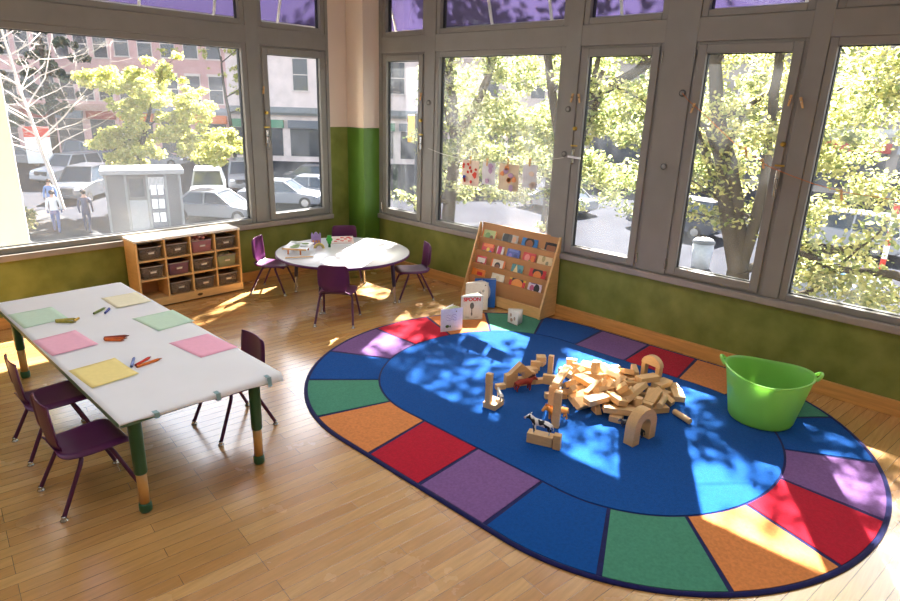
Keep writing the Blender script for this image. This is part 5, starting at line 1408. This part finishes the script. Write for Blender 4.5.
# the forked tree of the clothesline window, and its neighbours along the kerb
tree(11.0, 3.25, 'forked tree whose thick trunk leans through the clothesline casement view', [
    ([(11.0, 3.25, GZ), (11.0, 3.36, -1.6), (11, 3.48, -.45)], .24, .18),
    ([(11, 3.48, -.45), (11, 3.66, .5), (11, 3.93, 1.35), (11, 4.22, 2.05), (11, 4.42, 2.9), (10.9, 4.7, 4.4)], .15, .09),
    ([(11, 3.44, -.5), (11, 3.37, .4), (11, 3.30, 1.1), (11.05, 3.40, 2.2), (11.05, 3.45, 3.1), (11.1, 3.4, 4.6)], .10, .06),
    ([(11, 3.55, .1), (11.2, 4.1, .9), (11.2, 4.5, 1.55), (11.2, 4.9, 2.2)], .09, .05)],
    [((11.9, 3.4, 2.0), (1.6, 2.0, 1.9), 60), ((10.1, 4.2, 6.4), (1.9, 2.4, 1.5), 44)], LB, 19000, .085, 11, depth=1)
tree(10.8, 7.4, 'tree with a dark branch crossing the white lever handle casement view', [
    ([(10.8, 7.4, GZ), (10.8, 7.3, -1), (10.8, 7.0, .8)], .20, .13),
    ([(10.8, 7.0, .8), (10.9, 6.5, 2.4), (10.9, 5.5, 2.95), (10.9, 4.9, 3.4)], .12, .06),
    ([(10.8, 7.0, .8), (10.8, 7.5, 2.4), (10.6, 7.9, 4.6)], .11, .06)],
    [((11.8, 6.6, 1.8), (1.6, 2.4, 2.0), 80), ((9.8, 6.6, 6.2), (1.9, 2.0, 1.2), 9)], LA, 19000, .085, 23, depth=1)
tree(11.5, 11.0, 'leafy tree filling the artwork window next to the narrow corner casement', [
    ([(11.5, 11.0, GZ), (11.5, 10.9, -1), (11.4, 10.6, 1.2)], .20, .14),
    ([(11.4, 10.6, 1.2), (11.4, 9.6, 2.8), (11.2, 9.0, 4.6)], .11, .06), ([(11.4, 10.6, 1.2), (11.6, 11.6, 3.2), (11.6, 12.4, 4.8)], .10, .05)],
    [((12.4, 10.2, 1.7), (1.8, 2.4, 2.2), 90), ((10.2, 9.0, 6.9), (1.9, 2.0, 1.3), 26)], LA, 20000, .09, 37, depth=1)
tree(11.2, -.6, 'leafy tree whose horizontal limb crosses the last wide window', [
    ([(11.2, -.6, GZ), (11.2, -.5, -1.2)], .20, .15),
    ([(11.2, -.5, -1.2), (11.0, .4, -.25), (11.0, 1.3, -.05), (11, 2.1, -.12), (11, 2.6, .05)], .085, .04),
    ([(11.2, -.5, -1.2), (11.3, -.3, 1.0), (11.2, .2, 3.2), (11.1, .8, 4.8)], .12, .06)],
    [((11.4, 1.1, 2.0), (1.4, 1.6, 1.6), 30), ((11.0, 1.6, -.35), (.7, 1.3, .30), 12), ((10.0, 1.6, 5.8), (1.9, 1.9, 1.2), 24)], LB, 13000, .085, 41, depth=1)
tree(19.0, 13.0, 'leafy tree farther down the kerb behind the artwork window', [([(19.0, 13.0, GZ), (19, 13, 0), (19, 12.6, 2)], .2, .12)],
    [((19, 12.5, 2.2), (2.6, 3.6, 2.8), 46)], LB, 6000, .17, 53, depth=2)
tree(19.5, 5.0, 'leafy tree farther down the kerb behind the forked trunk', [([(19.5, 5.0, GZ), (19.5, 5, 0), (19.4, 5.3, 2)], .18, .11)],
    [((19.5, 5.4, 2.6), (2.4, 2.8, 2.0), 30)], LA, 4200, .17, 59, depth=2)
# street trees on the left
tree(12.2, 33.2, 'golden yellow tree with green lower leaves standing behind the kiosk', [([(12.2, 33.2, GZ), (12.3, 33.2, -1.6), (12.9, 33.2, .4)], .16, .11)],
    [((13.6, 33.2, 1.6), (2.6, 2.2, 1.4), 60), ((15.2, 32.2, -.2), (2.4, 1.8, 1.3), 50), ((12.0, 33.6, 2.6), (1.6, 1.6, .6), 20), ((12.4, 33.4, -.6), (1.8, 1.5, 1.2), 36)], LY, 27000, .17, 67, depth=2, tipw=.3, name='golden_tree')
rb_ = random.Random(19); bare_limbs = []
for i in range(17):
    u = i/16; sx_, sz_ = 9.05-1.0*u, -1.2+6.2*u; sgn = -1 if i % 2 else 1; ln = rb_.uniform(1.4, 2.6)
    bare_limbs.append(([(sx_, 36.5, sz_), (sx_+sgn*ln*.5, 36.5+rb_.uniform(-.6, .6), sz_+ln*.35), (sx_+sgn*ln, 36.5+rb_.uniform(-1, 1), sz_+ln*rb_.uniform(.4, .8))], .035, .014))
tree(9.6, 36.5, 'bare pale-branched tree left of the golden tree', [([(9.6, 36.5, GZ), (9.1, 36.5, -1), (8.6, 36.5, 2.0), (8.0, 36.5, 6.5)], .12, .035), ([(8.9, 36.5, -.5), (10.2, 36.2, .8), (11.4, 36, 2.2)], .05, .02), ([(8.8, 36.5, .5), (7.2, 36.4, 1.6), (6.2, 36.2, 3.0)], .05, .02), ([(8.7, 36.5, 1.2), (9.8, 36.8, 2.6), (10.4, 37, 4.4)], .045, .02), ([(8.95, 36.5, -.9), (7.6, 36.3, -.4), (6.6, 36.2, .6)], .045, .02)]+bare_limbs, [], None, 0, .1, 71, bark='bark_pale', depth=3, name='bare_tree')
tree(25.0, 47.0, 'thin tree with sparse leaves in front of the darker brick building', [([(25.0, 47.0, GZ), (24.8, 47, -.5), (24.4, 47, 3.0)], .16, .10)], [((24.0, 47, 5.0), (4.5, 3.0, 1.6), 18)], LY, 900, .26, 79, depth=4, tipw=.2, name='bare_tree')
tree(16.5, 62.0, 'dark evergreen behind the bare tree', [([(16.5, 62.0, GZ), (16.5, 62.0, 6.0)], .3, .2)], [((15.5, 61.5, 2.8), (4.6, 3.0, 5.0), 60)], LD, 5000, .55, 83, depth=0, name='evergreen_tree')
o = empty('small_shrub', (6.35, 30.2, GZ+.14), 0, 'small green shrub at the pavement edge under the street window', 'shrub')
leaves_mesh('foliage', [(0, 0, .55, (.55, .55, .45), 1.0), (.3, .1, .8, (.3, .3, .3), .4)], LB, o, 420, .16, 5)
b = MB(); b.cyl((0, 0, 0), (0, 0, .5), .04, .03, 8); b.build('stem', M['bark'], o)

# ------------------------------------------------------------------ light
w = bpy.data.worlds.new('world'); SC.world = w; w.use_nodes = True
nt = w.node_tree; bg = nt.nodes['Background']
sk = nd(nt, 'ShaderNodeTexSky'); sk.sky_type = 'NISHITA'; sk.sun_disc = False; sk.sun_elevation = R(43); sk.sun_rotation = R(61); sk.dust_density = 3.0; sk.air_density = 1.2
tcw = nd(nt, 'ShaderNodeTexCoord'); spz = nd(nt, 'ShaderNodeSeparateXYZ'); nt.links.new(tcw.outputs['Generated'], spz.inputs[0])
rpw = nd(nt, 'ShaderNodeValToRGB'); nt.links.new(spz.outputs['Z'], rpw.inputs['Fac'])
ew = rpw.color_ramp.elements; ew[0].position = .0; ew[0].color = (.9, .95, 1, 1); ew[1].position = .75; ew[1].color = (0, 0, 0, 1)
e_ = ew.new(.35); e_.color = (.9, .95, 1, 1)
clw = nd(nt, 'ShaderNodeTexNoise', Scale=3.0, Detail=6.0); nt.links.new(tcw.outputs['Generated'], clw.inputs['Vector'])
mrw = nd(nt, 'ShaderNodeMapRange'); mrw.inputs['To Min'].default_value = 5.0; mrw.inputs['To Max'].default_value = 9.0; nt.links.new(clw.outputs['Fac'], mrw.inputs['Value'])
muw = nd(nt, 'ShaderNodeMix', data_type='RGBA', blend_type='MULTIPLY'); muw.inputs[0].default_value = 1.0
nt.links.new(rpw.outputs['Color'], muw.inputs[6]); nt.links.new(mrw.outputs[0], muw.inputs[7])
adw = nd(nt, 'ShaderNodeMix', data_type='RGBA', blend_type='ADD'); adw.inputs[0].default_value = 1.0
nt.links.new(sk.outputs[0], adw.inputs[6]); nt.links.new(muw.outputs[2], adw.inputs[7])
nt.links.new(adw.outputs[2], bg.inputs['Color']); bg.inputs['Strength'].default_value = .10
sun = bpy.data.lights.new('sun', 'SUN'); sun.energy = 25.0; sun.angle = R(.55); sun.color = (1, .96, .9)
so = bpy.data.objects.new('sun', sun); COL.objects.link(so)
el = R(43); so.rotation_euler = Vector((-.873*math.cos(el), -.487*math.cos(el), -math.sin(el))).to_track_quat('-Z', 'Y').to_euler()
so.location = (30, 20, 30)
for k, (x, y) in enumerate(((-.5, .2), (2.6, -.4), (-.3, 3.6), (2.7, 3.4))):  # unseen area lights added under the ceiling as fill for the room
    a = bpy.data.lights.new('ceiling_fill', 'AREA'); a.shape = 'RECTANGLE'; a.size = 1.2; a.size_y = 1.2; a.energy = 8; a.color = (.86, .93, 1)
    ao = bpy.data.objects.new('ceiling_fill', a); COL.objects.link(ao); ao.location = (x, y, 3.86)
SC.view_settings.view_transform = 'Standard'; SC.view_settings.look = 'None'; SC.view_settings.gamma = 1; SC.view_settings.exposure = 1.87
SC.view_settings.use_curve_mapping = False
SC.cycles.use_denoising = True
SC.cycles.max_bounces = 10; SC.cycles.transparent_max_bounces = 24; SC.cycles.sample_clamp_indirect = 6.0
SC.cycles.caustics_reflective = False; SC.cycles.caustics_refractive = False
